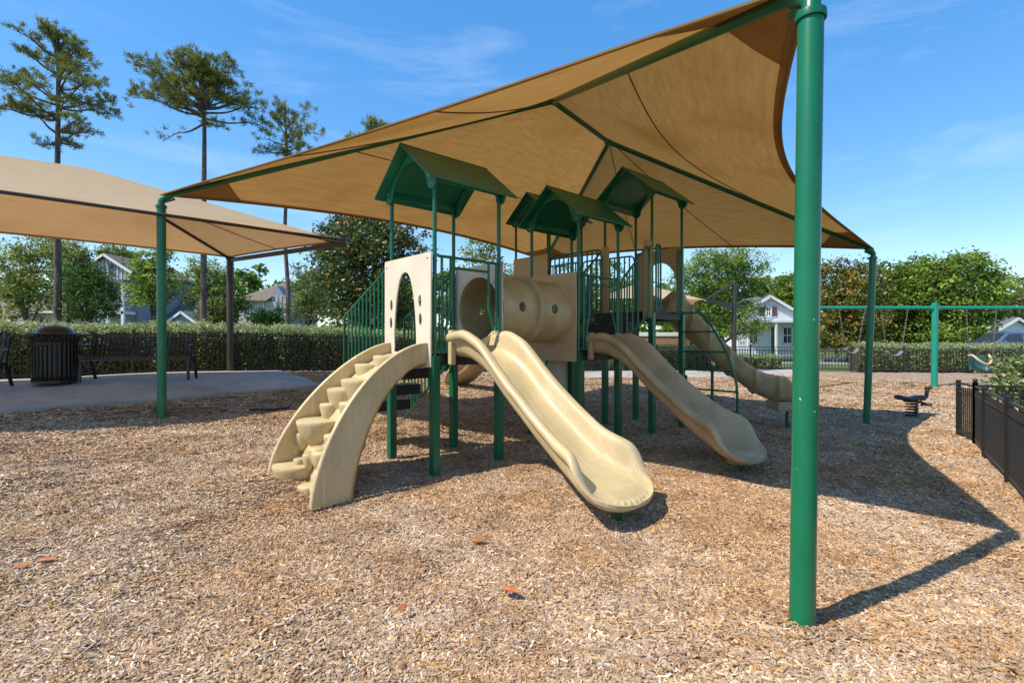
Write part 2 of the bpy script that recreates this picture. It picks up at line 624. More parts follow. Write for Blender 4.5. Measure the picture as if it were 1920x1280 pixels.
def sheet(name, xs, ys, off, mat_, inside=None, kind='structure', bump=False):
    X, Y = np.meshgrid(xs, ys)
    Z = zts(X, Y) + off
    if bump: Z = Z + bumps(X, Y)
    nx, ny = len(xs), len(ys)
    V = np.c_[X.ravel(), Y.ravel(), Z.ravel()]
    idx = np.arange(nx * ny).reshape(ny, nx)
    F = np.stack([idx[:-1, :-1], idx[:-1, 1:], idx[1:, 1:], idx[1:, :-1]], -1).reshape(-1, 4)
    if inside is not None:
        c = V[F].mean(1)
        F = F[inside(c[:, 0], c[:, 1])]
    me = bpy.data.meshes.new(name)
    me.from_pydata(V.tolist(), [], F.tolist())
    me.polygons.foreach_set('use_smooth', [True] * len(F))
    bm = bmesh.new(); bm.from_mesh(me)
    bmesh.ops.delete(bm, geom=[v for v in bm.verts if not v.link_faces], context='VERTS')
    bm.to_mesh(me); bm.free()
    o = mesh_obj(name, me, mat_)
    tag(o, kind=kind)
    return o


def in_poly(poly):
    P = np.array(poly, float)

    def f(x, y):
        x = np.asarray(x); y = np.asarray(y)
        ins = np.zeros(x.shape, bool)
        j = len(P) - 1
        for i in range(len(P)):
            xi, yi, xj, yj = P[i, 0], P[i, 1], P[j, 0], P[j, 1]
            c = ((yi > y) != (yj > y)) & (x < (xj - xi) * (y - yi) / (yj - yi + 1e-12) + xi)
            ins ^= c
            j = i
        return ins
    return f


def axis_pts(a, b, fine, far, growth=1.35):
    xs = list(np.arange(a, b + 1e-6, fine))
    st = fine
    lo, hi = [], []
    x = a
    while x > -far:
        st *= growth; x -= st; lo.append(x)
    st = fine; x = xs[-1]
    while x < far:
        st *= growth; x += st; hi.append(x)
    return np.array(lo[::-1] + xs + hi)


ground = sheet('ground', axis_pts(-24, 30, 0.6, 2500), axis_pts(-8, 34, 0.6, 2500), -0.03, GRASSM)


# fence lines in plan
FL0, FL1, FL2 = (-13.6, 8.0), (-4.98, 13.65), (3.6, 19.3)        # back-left run
FB = [(3.6, 19.3), (9.5, 20.4), (15.0, 19.6), (24.0, 19.6)]       # far run
FR = [(7.69, 8.82), (7.22, 7.98), (6.42, 6.95), (5.45, 5.62), (4.48, 4.28), (3.51, 2.94), (2.6, 1.6)]
MULCH_POLY = [(-14, -5), (-13.8, 7.9), FL1, FL2] + FB[1:] + [(24, 9), (7.9, 8.95), (7.3, 7.9), (2.7, 1.4), (2.2, -5)]
PAD_POLY = [(-15.0, 5.0), (-8.2, 7.2), (-6.2, 9.0), (-4.25, 10.75), (-4.1, 10.95), (-4.2, 11.1), (-5.9, 12.9), (-13.4, 7.85)]

# the wood-chip bed: brown fines between the chips
MULCH = bpy.data.materials.new('wood_chip_bed')
MULCH.use_nodes = True
_n_, _l_ = MULCH.node_tree.nodes, MULCH.node_tree.links
_b = _n_['Principled BSDF']
_b.inputs['Roughness'].default_value = 0.95
_b.inputs['Specular IOR Level'].default_value = 0.1
_t = _n_.new('ShaderNodeTexCoord')
_vo = _n_.new('ShaderNodeTexVoronoi'); _vo.inputs['Scale'].default_value = 38; _vo.inputs['Randomness'].default_value = 1
_mpv = _n_.new('ShaderNodeMapping'); _mpv.inputs['Scale'].default_value = (0.7, 1.5, 1)
_wn = _n_.new('ShaderNodeTexNoise'); _wn.inputs['Scale'].default_value = 9
_wm = _n_.new('ShaderNodeMixRGB'); _wm.inputs['Fac'].default_value = 0.12
_l_.new(_t.outputs['Object'], _mpv.inputs['Vector'])
_l_.new(_t.outputs['Object'], _wn.inputs['Vector'])
_l_.new(_mpv.outputs['Vector'], _wm.inputs['Color1'])
_l_.new(_wn.outputs['Color'], _wm.inputs['Color2'])
_l_.new(_wm.outputs['Color'], _vo.inputs['Vector'])
_sp = _n_.new('ShaderNodeSeparateColor')
_l_.new(_vo.outputs['Color'], _sp.inputs['Color'])
_rp = _n_.new('ShaderNodeValToRGB')
_e = _rp.color_ramp.elements
_e[0].color = (0.10, 0.055, 0.03, 1); _e[1].color = (0.52, 0.42, 0.33, 1)
for _p, _c in ((.25, (.27, .16, .09)), (.5, (.36, .25, .165)), (.75, (.33, .27, .22))):
    _x = _e.new(_p); _x.color = (*_c, 1)
_l_.new(_sp.outputs['Red'], _rp.inputs['Fac'])
_l_.new(_rp.outputs['Color'], _b.inputs['Base Color'])
_bp = _n_.new('ShaderNodeBump'); _bp.inputs['Strength'].default_value = 0.7; _bp.inputs['Distance'].default_value = 0.012
_l_.new(_vo.outputs['Distance'], _bp.inputs['Height'])
_l_.new(_bp.outputs['Normal'], _b.inputs['Normal'])

_pad_in = in_poly(PAD_POLY)
_mi = in_poly(MULCH_POLY)
_co = np.empty(len(ground.data.vertices) * 3, 'f'); ground.data.vertices.foreach_get('co', _co); _co = _co.reshape(-1, 3)
_ok = np.ones(len(_co), bool)
for _dx, _dy in ((0, 0), (.8, 0), (-.8, 0), (0, .8), (0, -.8)): _ok &= _mi(_co[:, 0] + _dx, _co[:, 1] + _dy)
_co[_ok, 2] -= .2
ground.data.vertices.foreach_set('co', _co.ravel())
_mul_in = in_poly(MULCH_POLY)
mulch_bed = sheet('mulch_bed', np.arange(-15, 25.01, 0.12), np.arange(-5, 21, 0.12), -0.005, MULCH, lambda x, y: _mul_in(x, y), bump=True)

# concrete pad under the left shade: a slab with a real edge
mb = MB()
top = []
dens = []
for i in range(len(PAD_POLY)):
    a, b = Vector(PAD_POLY[i]), Vector(PAD_POLY[(i + 1) % len(PAD_POLY)])
    k = max(1, int((b - a).length / 0.5))
    for j in range(k):
        dens.append(a.lerp(b, j / k))
bm = bmesh.new()
vs = [bm.verts.new((p.x, p.y, 0)) for p in dens]
fc = bm.faces.new(vs)
bmesh.ops.triangulate(bm, faces=[fc])
for _ in range(3):
    bmesh.ops.subdivide_edges(bm, edges=[e for e in bm.edges if e.calc_length() > 0.7], cuts=1)
    bmesh.ops.triangulate(bm, faces=bm.faces)
zz = zts(np.array([v.co.x for v in bm.verts]), np.array([v.co.y for v in bm.verts]))
for v, z in zip(bm.verts, zz): v.co.z = z + 0.055
ext = bmesh.ops.extrude_face_region(bm, geom=bm.faces[:])
for v in [g for g in ext['geom'] if isinstance(g, bmesh.types.BMVert)]: v.co.z -= 0.22
bmesh.ops.recalc_face_normals(bm, faces=bm.faces)
me = bpy.data.meshes.new('patio')
bm.to_mesh(me); bm.free()
patio = tag(mesh_obj('patio', me, CONC), kind='structure')

# concrete path in front of the far fence, street and its kerb behind
def strip(name, line, w, off, m, h=0.0):
    rows = []
    L = smooth_pts([Vector((x, y, 0)) for x, y in line], 60)
    for i, p in enumerate(L):
        t = (L[min(i + 1, 59)] - L[max(i - 1, 0)]).normalized()
        nn = Vector((-t.y, t.x, 0))
        r = []
        for k in (-1, -1, -.5, 0, .5, 1, 1):
            q = p + nn * (w / 2 * k)
            r.append(q)
        z = [zt(q.x, q.y) + off for q in r]
        r = [Vector((q.x, q.y, zz_)) for q, zz_ in zip(r, z)]
        r[0].z -= 0.15; r[-1].z -= 0.15
        rows.append(r)
    o = MB().grid(rows, smooth=False).build(name, m)
    return tag(o, kind='structure')


strip('path', [(-3, 16.0), (3.8, 18.3), (8.5, 19.0), (11.2, 19.3)], 1.7, 0.045, CONC)
strip('pavement', [(-60, 24), (-20, 25.5), (5, 26), (30, 25.5), (70, 24)], 1.6, 0.03, CONC)
strip('road', [(-90, 30), (-20, 32), (5, 32.5), (30, 32), (90, 30)], 6.5, 0.012, ASPHALT)
strip('kerb', [(-90, 26.55), (-20, 28.55), (5, 29.05), (30, 28.55), (90, 26.55)], 0.2, 0.12, CONC)


# ---------------------------------------------------------------- wood chips (one uncountable mass, scattered clusters)
CHIPM = bpy.data.materials.new('wood_chip')
CHIPM.use_nodes = True
_n_, _l_ = CHIPM.node_tree.nodes, CHIPM.node_tree.links
_b = _n_['Principled BSDF']
_b.inputs['Roughness'].default_value = 0.8
_b.inputs['Specular IOR Level'].default_value = 0.2
_a = _n_.new('ShaderNodeAttribute'); _a.attribute_name = 'Col'
_g = _n_.new('ShaderNodeNewGeometry')
_nz = _n_.new('ShaderNodeTexNoise'); _nz.inputs['Scale'].default_value = 0.75; _nz.inputs['Detail'].default_value = 5; _nz.inputs['Roughness'].default_value = 0.65
_l_.new(_g.outputs['Position'], _nz.inputs['Vector'])
_r = _n_.new('ShaderNodeValToRGB')
_r.color_ramp.elements[0].position = 0.42; _r.color_ramp.elements[0].color = (1.12, 1.10, 1.10, 1)
_r.color_ramp.elements[1].position = 0.62; _r.color_ramp.elements[1].color = (1.0, 0.84, 0.67, 1)
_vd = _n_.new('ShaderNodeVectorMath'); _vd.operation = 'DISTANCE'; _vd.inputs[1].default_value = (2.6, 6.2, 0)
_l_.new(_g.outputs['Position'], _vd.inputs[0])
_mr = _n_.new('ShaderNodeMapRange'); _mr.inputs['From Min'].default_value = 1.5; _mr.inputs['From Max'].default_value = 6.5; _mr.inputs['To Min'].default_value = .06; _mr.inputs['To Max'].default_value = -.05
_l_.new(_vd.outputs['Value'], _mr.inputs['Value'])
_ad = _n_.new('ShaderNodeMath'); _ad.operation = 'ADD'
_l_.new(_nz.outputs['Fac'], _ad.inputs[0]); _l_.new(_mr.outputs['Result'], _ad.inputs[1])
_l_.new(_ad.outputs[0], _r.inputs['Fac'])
_m = _n_.new('ShaderNodeMixRGB'); _m.blend_type = 'MULTIPLY'; _m.inputs['Fac'].default_value = 1
_l_.new(_a.outputs['Color'], _m.inputs['Color1']); _l_.new(_r.outputs['Color'], _m.inputs['Color2'])
_n4 = _n_.new('ShaderNodeTexNoise'); _n4.inputs['Scale'].default_value = 1.9; _n4.inputs['Detail'].default_value = 7; _n4.inputs['Roughness'].default_value = 0.7
_l_.new(_g.outputs['Position'], _n4.inputs['Vector'])
_r4 = _n_.new('ShaderNodeValToRGB')
_r4.color_ramp.elements[0].position = 0.34; _r4.color_ramp.elements[0].color = (0.72, 0.68, 0.64, 1)
_r4.color_ramp.elements[1].position = 0.56; _r4.color_ramp.elements[1].color = (1.05, 1.05, 1.05, 1)
_l_.new(_n4.outputs['Fac'], _r4.inputs['Fac'])
_m4 = _n_.new('ShaderNodeMixRGB'); _m4.blend_type = 'MULTIPLY'; _m4.inputs['Fac'].default_value = 1
_l_.new(_m.outputs['Color'], _m4.inputs['Color1']); _l_.new(_r4.outputs['Color'], _m4.inputs['Color2'])
_l_.new(_m4.outputs['Color'], _b.inputs['Base Color'])

chip_cols = [(.46, .37, .29), (.52, .44, .37), (.36, .25, .16), (.43, .29, .15), (.30, .19, .11), (.40, .34, .29),
             (.60, .52, .43), (.33, .28, .24), (.50, .34, .17), (.42, .33, .25), (.22, .14, .09), (.47, .39, .32), (.38, .30, .23)]
chip_col = bpy.data.collections.new('chip_variants')
NVAR, NCH = 18, 32
for vi in range(NVAR):
    V, F, C = [], [], []
    for k in range(NCH):
        L = random.uniform(.009, .031) * random.choice([.7, 1, 1, 1.25])
        wd = random.uniform(.0038, .008)
        th = random.uniform(.0018, .004)
        ang = random.gauss(0.15, .75) if random.random() < .7 else random.uniform(0, PI)
        rr = 0.12 * math.sqrt(random.random()); ra = random.uniform(0, 2 * PI)
        M = (Matrix.Translation((rr * math.cos(ra), rr * math.sin(ra), random.uniform(.001, .016)))
             @ Matrix.Rotation(ang, 4, 'Z') @ Matrix.Rotation(random.gauss(0, .26), 4, 'Y') @ Matrix.Rotation(random.gauss(0, .35), 4, 'X'))
        sk = random.uniform(-.3, .3) * L
        tp = random.uniform(.35, 1)
        b0 = len(V)
        for z in (-th, th):
            for (x, y) in ((-L, -wd), (L, -wd * tp), (L + sk * .6, wd * tp), (-L + sk, wd)):
                V.append(M @ Vector((x, y, z)))
        F += [tuple(b0 + q for q in f) for f in ((4, 5, 6, 7), (0, 1, 5, 4), (1, 2, 6, 5), (2, 3, 7, 6), (3, 0, 4, 7))]
        c = random.choice(chip_cols)
        f = random.uniform(.76, 1.34)
        C += [(c[0] * f * 1.0, c[1] * f * .945, c[2] * f * .83, 1)] * 8
    me = bpy.data.meshes.new('chip_cluster')
    me.from_pydata([tuple(v) for v in V], [], F)
    ca = me.color_attributes.new('Col', 'FLOAT_COLOR', 'POINT')
    ca.data.foreach_set('color', np.array(C, 'f').ravel())
    me.materials.append(CHIPM)
    chip_col.objects.link(bpy.data.objects.new('chip_cluster', me))

pts = []
for (r0, r1, dens_) in ((0, 4.2, 800), (4.2, 7, 560), (7, 10, 300), (10, 14, 140), (14, 22, 60)):
    # fans out ahead of and beside the camera, a little wider than the view
    n = int(dens_ * (r1 ** 2 - r0 ** 2) * PI * 0.40)
    r = np.sqrt(RNG.uniform(r0 ** 2, r1 ** 2, n))
    a = RNG.uniform(-0.40 * PI, 0.40 * PI, n)
    pts.append(np.c_[r * np.sin(a), r * np.cos(a)])
pts = np.concatenate(pts)
_keep = _mul_in(pts[:, 0], pts[:, 1]) & ~_pad_in(pts[:, 0], pts[:, 1])
pts = pts[_keep]
pz = np.concatenate([zts(c[:, 0], c[:, 1]) + bumps(c[:, 0], c[:, 1]) for c in np.array_split(pts, 40)])
far = np.hypot(pts[:, 0], pts[:, 1])
me = bpy.data.meshes.new('mulch_chips')
me.vertices.add(len(pts))
me.vertices.foreach_set('co', np.c_[pts, pz - 0.004].astype('f').ravel())
rot = np.zeros((len(pts), 3), 'f'); rot[:, 2] = RNG.uniform(0, 2 * PI, len(pts)); rot[:, 0] = RNG.normal(0, .05, len(pts))
me.attributes.new('rot', 'FLOAT_VECTOR', 'POINT').data.foreach_set('vector', rot.ravel())
me.attributes.new('scl', 'FLOAT', 'POINT').data.foreach_set('value', (RNG.uniform(.8, 1.2, len(pts)) * np.clip(0.80 + (far - 5) * .07, .80, 1.5)).astype('f'))
me.attributes.new('pick', 'INT', 'POINT').data.foreach_set('value', RNG.integers(0, NVAR, len(pts)).astype('i'))
chips = bpy.data.objects.new('mulch_chips', me)
COL.objects.link(chips)
tag(chips, 'loose grey and tan wood chips covering the playground floor', 'wood chips', kind='stuff')
ng = bpy.data.node_groups.new('scatter_chips', 'GeometryNodeTree')
ng.interface.new_socket('Geometry', in_out='INPUT', socket_type='NodeSocketGeometry')
ng.interface.new_socket('Geometry', in_out='OUTPUT', socket_type='NodeSocketGeometry')
gi, go = ng.nodes.new('NodeGroupInput'), ng.nodes.new('NodeGroupOutput')
ci = ng.nodes.new('GeometryNodeCollectionInfo')
ci.inputs['Collection'].default_value = chip_col
ci.inputs['Separate Children'].default_value = True
ci.inputs['Reset Children'].default_value = True
ip = ng.nodes.new('GeometryNodeInstanceOnPoints')
ip.inputs['Pick Instance'].default_value = True


def nattr(nm, typ):
    a = ng.nodes.new('GeometryNodeInputNamedAttribute'); a.data_type = typ; a.inputs['Name'].default_value = nm
    return a.outputs['Attribute']


ng.links.new(gi.outputs[0], ip.inputs['Points'])
ng.links.new(ci.outputs[0], ip.inputs['Instance'])
ng.links.new(nattr('pick', 'INT'), ip.inputs['Instance Index'])
ng.links.new(nattr('rot', 'FLOAT_VECTOR'), ip.inputs['Rotation'])
ng.links.new(nattr('scl', 'FLOAT'), ip.inputs['Scale'])
ng.links.new(ip.outputs[0], go.inputs[0])
chips.modifiers.new('scatter', 'NODES').node_group = ng

# ---------------------------------------------------------------- shade sails
def shade_surface(h0, h1, a0, a1, sag, belly=0.0, ns=26, nr=14):
    """panel between hem corners h0-h1 and the ridge line a0-a1; the hem bows inward by sag (fraction)"""
    h0, h1, a0, a1 = map(Vector, (h0, h1, a0, a1))
    nrm = (h1 - h0).cross((a0 + a1) / 2 - h0).normalized()
    if nrm.z < 0: nrm = -nrm

    def P(s, r):
        e = 4 * s * (1 - s)
        hem = h0.lerp(h1, s)
        top_ = a0.lerp(a1, s)
        hem = hem.lerp(top_, sag * e)
        p = hem.lerp(top_, r)
        rip = .018 * math.sin(r * 30 + s * 9) * (math.exp(-s * 9) + math.exp(-(1 - s) * 9)) * min(1, 12 * s * (1 - s)) * (1 - r)
        p = p + nrm * rip
        return p - nrm * (belly * e * 4 * r * (1 - r)) + Vector((0, 0, .012))
    rows = [[P(i / ns, k / nr) for i in range(ns + 1)] for k in range(nr + 1)]
    return P, rows


def uv_grid(o, ns, nr, lu, lv):
    me = o.data
    uvl = me.uv_layers.new(name='UVMap')
    n = ns + 1
    for p in me.polygons:
        for li in p.loop_indices:
            vi = me.loops[li].vertex_index
            uvl.data[li].uv = ((vi % n) / ns * lu, (vi // n) / nr * lv)


def grid_obj(name, rows, m, parent, lu, lv):
    me = bpy.data.meshes.new(name)
    n = len(rows[0])
    V = [tuple(p) for r in rows for p in r]
    F = []
    for i in range(len(rows) - 1):
        for k in range(n - 1):
            F.append((i * n + k, i * n + k + 1, (i + 1) * n + k + 1, (i + 1) * n + k))
    me.from_pydata(V, [], F)
    me.polygons.foreach_set('use_smooth', [True] * len(F))
    o = mesh_obj(name, me, m, parent)
    uv_grid(o, n - 1, len(rows) - 1, lu, lv)
    return o


# the big ochre canopy on four green posts
cN, cL, cR, cB = Vector((1.672, 2.86, 3.60)), Vector((-5.63, 8.22, 3.95)), Vector((7.31, 10.36, 3.47)), Vector((.93, 14.8, 3.93))
rP1, rP2 = Vector((.69, 8.63, 5.69)), Vector((1.90, 10.04, 5.55))
bases = [Vector((1.609, 2.845, 0)), Vector((-5.607, 8.2, .336)), Vector((7.15, 10.34, -.1)), Vector((.98, 14.8, .3))]
canopy = thing('shade_canopy', 'large ochre hip shade sail on four green posts over the play structure', 'shade canopy', (1, 9, 0))
for (h0, h1, a0, a1, sg, bl) in ((cN, cL, rP1, rP1, .10, .10), (cL, cB, rP1, rP2, .10, .12), (cB, cR, rP2, rP2, .08, .08), (cR, cN, rP2, rP1, .185, .12)):
    Pf, rows = shade_surface(h0, h1, a0, a1, sg, bl)
    grid_obj('fabric_panel', rows, SHADE, canopy, (h1 - h0).length, 4.5)
    MB().tube([Pf(i / 30, 0.0) - Vector((0, 0, .012)) for i in range(31)], .017, 6).build('hem', SHADE, canopy)
    # hem pocket: a second layer of cloth along the edge
    rows2 = [[Pf(i / 26, k) - Vector((0, 0, .015)) for i in range(27)] for k in (0.0, 0.02)]
    grid_obj('hem_pocket', rows2, SHADE, canopy, (h1 - h0).length, .2)
    if a0 is a1 or a0 == a1:
        for s in (.36, .68):
            MB().tube([Pf(s, k / 10 * .97) - Vector((0, 0, .012)) for k in range(11)], .008, 5).build('seam', SEAM, canopy)
    else:
        MB().tube([Pf(i / 24, .46) - Vector((0, 0, .014)) for i in range(25)], .008, 5).build('seam', SEAM, canopy)
    # reinforced corner patches, a second layer of cloth
    for flip in (0, 1):
        pr = []
        for k in range(5):
            pr.append([Pf(*( (lambda s_: (1 - s_ if flip else s_, .16 * k / 4 * (1 - s_ / .11)))(.11 * i / 6) )) - Vector((0, 0, .01)) for i in range(7)])
        grid_obj('corner_patch', pr, SHADE, canopy, .8, .8)
for a, b in ((cN, rP1), (cL, rP1), (cB, rP2), (cR, rP2)):
    off = Vector((0, 0, -.05))
    MB().tube([a + off + Vector((0, 0, -.02)), a.lerp(b, .03) + off + Vector((0, 0, .015)), b + off], .044, 12).build('rafter', GREEN_P, canopy)
MB().tube([rP1 + Vector((0, 0, -.05)), rP2 + Vector((0, 0, -.05))], .044, 12).build('ridge_pipe', GREEN_P, canopy)
for p in (rP1, rP2):
    MB().tube([p + Vector((-.05, -.05, -.06)), p + Vector((.05, .05, -.04))], .06, 12).build('ridge_joint', GREEN_P, canopy)
for k, (b, c) in enumerate(zip(bases, (cN, cL, cR, cB))):
    topc = b.lerp(c, .95)
    po = MB().tube([b + Vector((0, 0, -.2)), topc], .0655, 22).build('post', GREEN, canopy)
    d = (c - b).normalized()
    M3 = d.to_track_quat('Z', 'Y').to_matrix()
    MB().lathe([(.064, -.03), (.078, -.03), (.08, -.01), (.078, .012), (.05, .014)], topc, 22, M3).build('collar', GREEN_P, po)
    cd = (Vector((1.2, 9.3, 4.2)) - c); cd.z = 0; cd.normalize()
    MB().tube([topc, c + Vector((0, 0, -.1)), c + Vector((0, 0, -.045)) + cd * .05, c + cd * .16 + Vector((0, 0, .0))], [.05, .05, .048, .044], 14).build('elbow', GREEN_P, po)
    MB().tube([topc + Vector((0, 0, .06)) + cd * .03, c + cd * .2 + Vector((0, 0, -.06))], .018, 8).build('gusset', GREEN_P, po)

# tan canopy on dark brown posts over the seating, back-left
def tan_shade(root, F_, Bk, dir_, length, r_end, zs, ridge_z, arm_post, other_post, post_r=.077):
    """F_: front right corner, Bk: back right corner, dir_: along the ridge"""
    FLc = F_ + dir_ * length; BLc = Bk + dir_ * length
    FLc.z = F_.z + zs; BLc.z = Bk.z + zs * .3
    mid = (F_ + Bk) / 2
    R1 = mid + dir_ * r_end; R1.z = ridge_z
    R2 = mid + dir_ * (length - r_end); R2.z = ridge_z - .03
    for (h0, h1, a0, a1, sg) in ((F_, FLc, R1, R2, .04), (FLc, BLc, R2, R2, .05), (BLc, Bk, R2, R1, .05), (Bk, F_, R1, R1, .015)):
        Pf, rows = shade_surface(h0, h1, a0, a1, sg, .06)
        grid_obj('fabric_panel', rows, SHADE_T, root, (h1 - h0).length, 3)
        MB().tube([Pf(i / 30, 0.0) for i in range(31)], .028, 6).build('hem', SEAM if h0 is F_ else SHADE_T, root)
        if a0 == a1:
            MB().tube([Pf(.5, k / 10) - Vector((0, 0, .014)) for k in range(11)], .008, 5).build('seam', SEAM, root)
    for a, b in ((F_, R1), (Bk, R1), (FLc, R2), (BLc, R2)):
        MB().tube([a + Vector((0, 0, -.04)), b + Vector((0, 0, -.06))], .035, 10).build('rafter', BROWNM, root)
    MB().tube([R1 + Vector((0, 0, -.06)), R2 + Vector((0, 0, -.06))], .035, 10).build('ridge_pipe', BROWNM, root)
    return R1, R2, FLc, BLc


sF, sB = Vector((-3.27, 9.8, 3.51)), Vector((-6.77, 12.3, 3.62))
sdir = Vector((-.8, -.6, 0))
tan1 = thing('shade_canopy', 'tan cantilever shade sail on dark brown post over the concrete seating pad', 'shade canopy', (-6.77, 12.3, .85))
R1, R2, FLc, BLc = tan_shade(tan1, sF, sB, sdir, 9.4, 3.2, .2, 4.68, True, True)
for pb in (sB, BLc):
    zb = zt(pb.x, pb.y)
    MB().tube([(pb.x, pb.y, zb - .1), (pb.x, pb.y, pb.z - .02)], .077, 20).build('post', BROWNM, tan1)
    MB().lathe([(.05, -.06), (.095, -.06), (.095, .02), (.03, .03)], (pb.x, pb.y, pb.z), 16).build('post_cap', BROWNM, tan1)
    fr = sF if pb is sB else FLc
    MB().bar(pb + Vector((0, 0, -.07)), fr + Vector((.08, -.06, -.05)), .06, .085).build('cantilever_arm', BROWNM, tan1)
    d = (fr - pb).normalized()
    MB().box(fr + d * .1 + Vector((0, 0, -.0)), (.09, .09, .17)).build('arm_end_plate', BROWNM, tan1, bevel=.01)
MB().tube([sF + Vector((.05, -.03, .05)), sF.lerp(R1, .12) + Vector((0, 0, .02))], .012, 6).build('tension_cable', STEEL, tan1)
MB().tube([sF + Vector((.05, -.03, -.02)), sF.lerp(FLc, .04)], .012, 6).build('tension_cable', STEEL, tan1)

# small tan canopy across the playground
gF, gB = W(1324, 563, 18.4), W(1150, 556, 21.6)
tan2 = thing('shade_canopy', 'small distant tan shade sail with dark braced arm behind the curved slide', 'shade canopy', (7.9, 18.4, .4))
ctr = (gF + gB) / 2
gA, gC = Vector((ctr.x - 2.6, ctr.y - 1.2, 3.15)), Vector((ctr.x + 2.2, ctr.y + 2.0, 3.15))
apex = W(1197, 531, 20.2)
for h0, h1 in ((gA, gF), (gF, gC), (gC, gB), (gB, gA)):
    Pf, rows = shade_surface(h0, h1, apex, apex, .06, .05)
    grid_obj('fabric_panel', rows, SHADE_T, tan2, (h1 - h0).length, 3)
for q in (gA, gF, gC, gB):
    MB().tube([q + Vector((0, 0, -.03)), apex + Vector((0, 0, -.06))], .03, 8).build('rafter', BROWNM, tan2)
pb = W(1376, 690, 19.0)
pb.z = zt(pb.x, pb.y)
pt = W(1377, 528, 19.0)
MB().tube([pb + Vector((0, 0, -.1)), pt], .085, 14).build('post', BROWNM, tan2)
MB().bar(W(1376, 575, 19.0), gF, .10, .13).build('cantilever_arm', BROWNM, tan2)
MB().bar(pt + Vector((0, 0, -.05)), gF + Vector((0, 0, .03)), .07, .07).build('arm_brace', BROWNM, tan2)
MB().tube([(gB.x, gB.y, zt(gB.x, gB.y) - .1), gB], .085, 14).build('post', BROWNM, tan2)

# ---------------------------------------------------------------- play structure
PA = math.radians(42.5)
A = Vector((math.cos(PA), math.sin(PA), 0))
Bv = Vector((-math.sin(PA), math.cos(PA), 0))
P0 = Vector((-.887, 5.87, 0))
FM = Matrix((A, Bv, Vector((0, 0, 1)))).transposed()          # frame of the structure, 3x3


def P(a, b, z=0.0):
    return P0 + A * a + Bv * b + Vector((0, 0, z))


SZ = .975
T = [(0, 0, 1.465), (2.49, -.04, 1.465), (4.24, -.17, 2.12), (4.07, 2.03, 2.12)]
play = thing('play_structure', 'green and beige play structure with four roofed towers, slides, climber and tunnel', 'play structure', (.6, 7.6, 0))

_bolt = None


def bolt(pos, parent, r=.011):
    global _bolt
    if _bolt is None:
        m = MB()
        m.lathe([(.0001, .7), (.6, .6), (1, .25), (1, 0)], n=8)
        o = m.build('bolt', STEEL, None)
        _bolt = o.data
        bpy.data.objects.remove(o)
    o = bpy.data.objects.new('bolt', _bolt)
    COL.objects.link(o)
    return o


def put_bolt(pos, nrm, parent, r=.012):
    o = bolt(pos, parent)
    q = Vector(nrm).to_track_quat('Z', 'Y').to_matrix().to_4x4()
    m = Matrix.Translation(pos) @ q @ Matrix.Scale(r, 4)
    o.matrix_basis = m
    o.parent = parent
    if parent.type == 'EMPTY':
        o.matrix_parent_inverse = Matrix.Translation(parent.location).inverted()
    return o


def frameM(a, b, z, ux, uy):
    """4x4: local x->ux, y->uy, z->ux x uy at P(a,b,z)"""
    x, y = Vector(ux), Vector(uy)
    w = x.cross(y)
    M = Matrix((x, y, w)).transposed().to_4x4()
    M.translation = P(a, b, z)
    return M


ZUP = Vector((0, 0, 1))

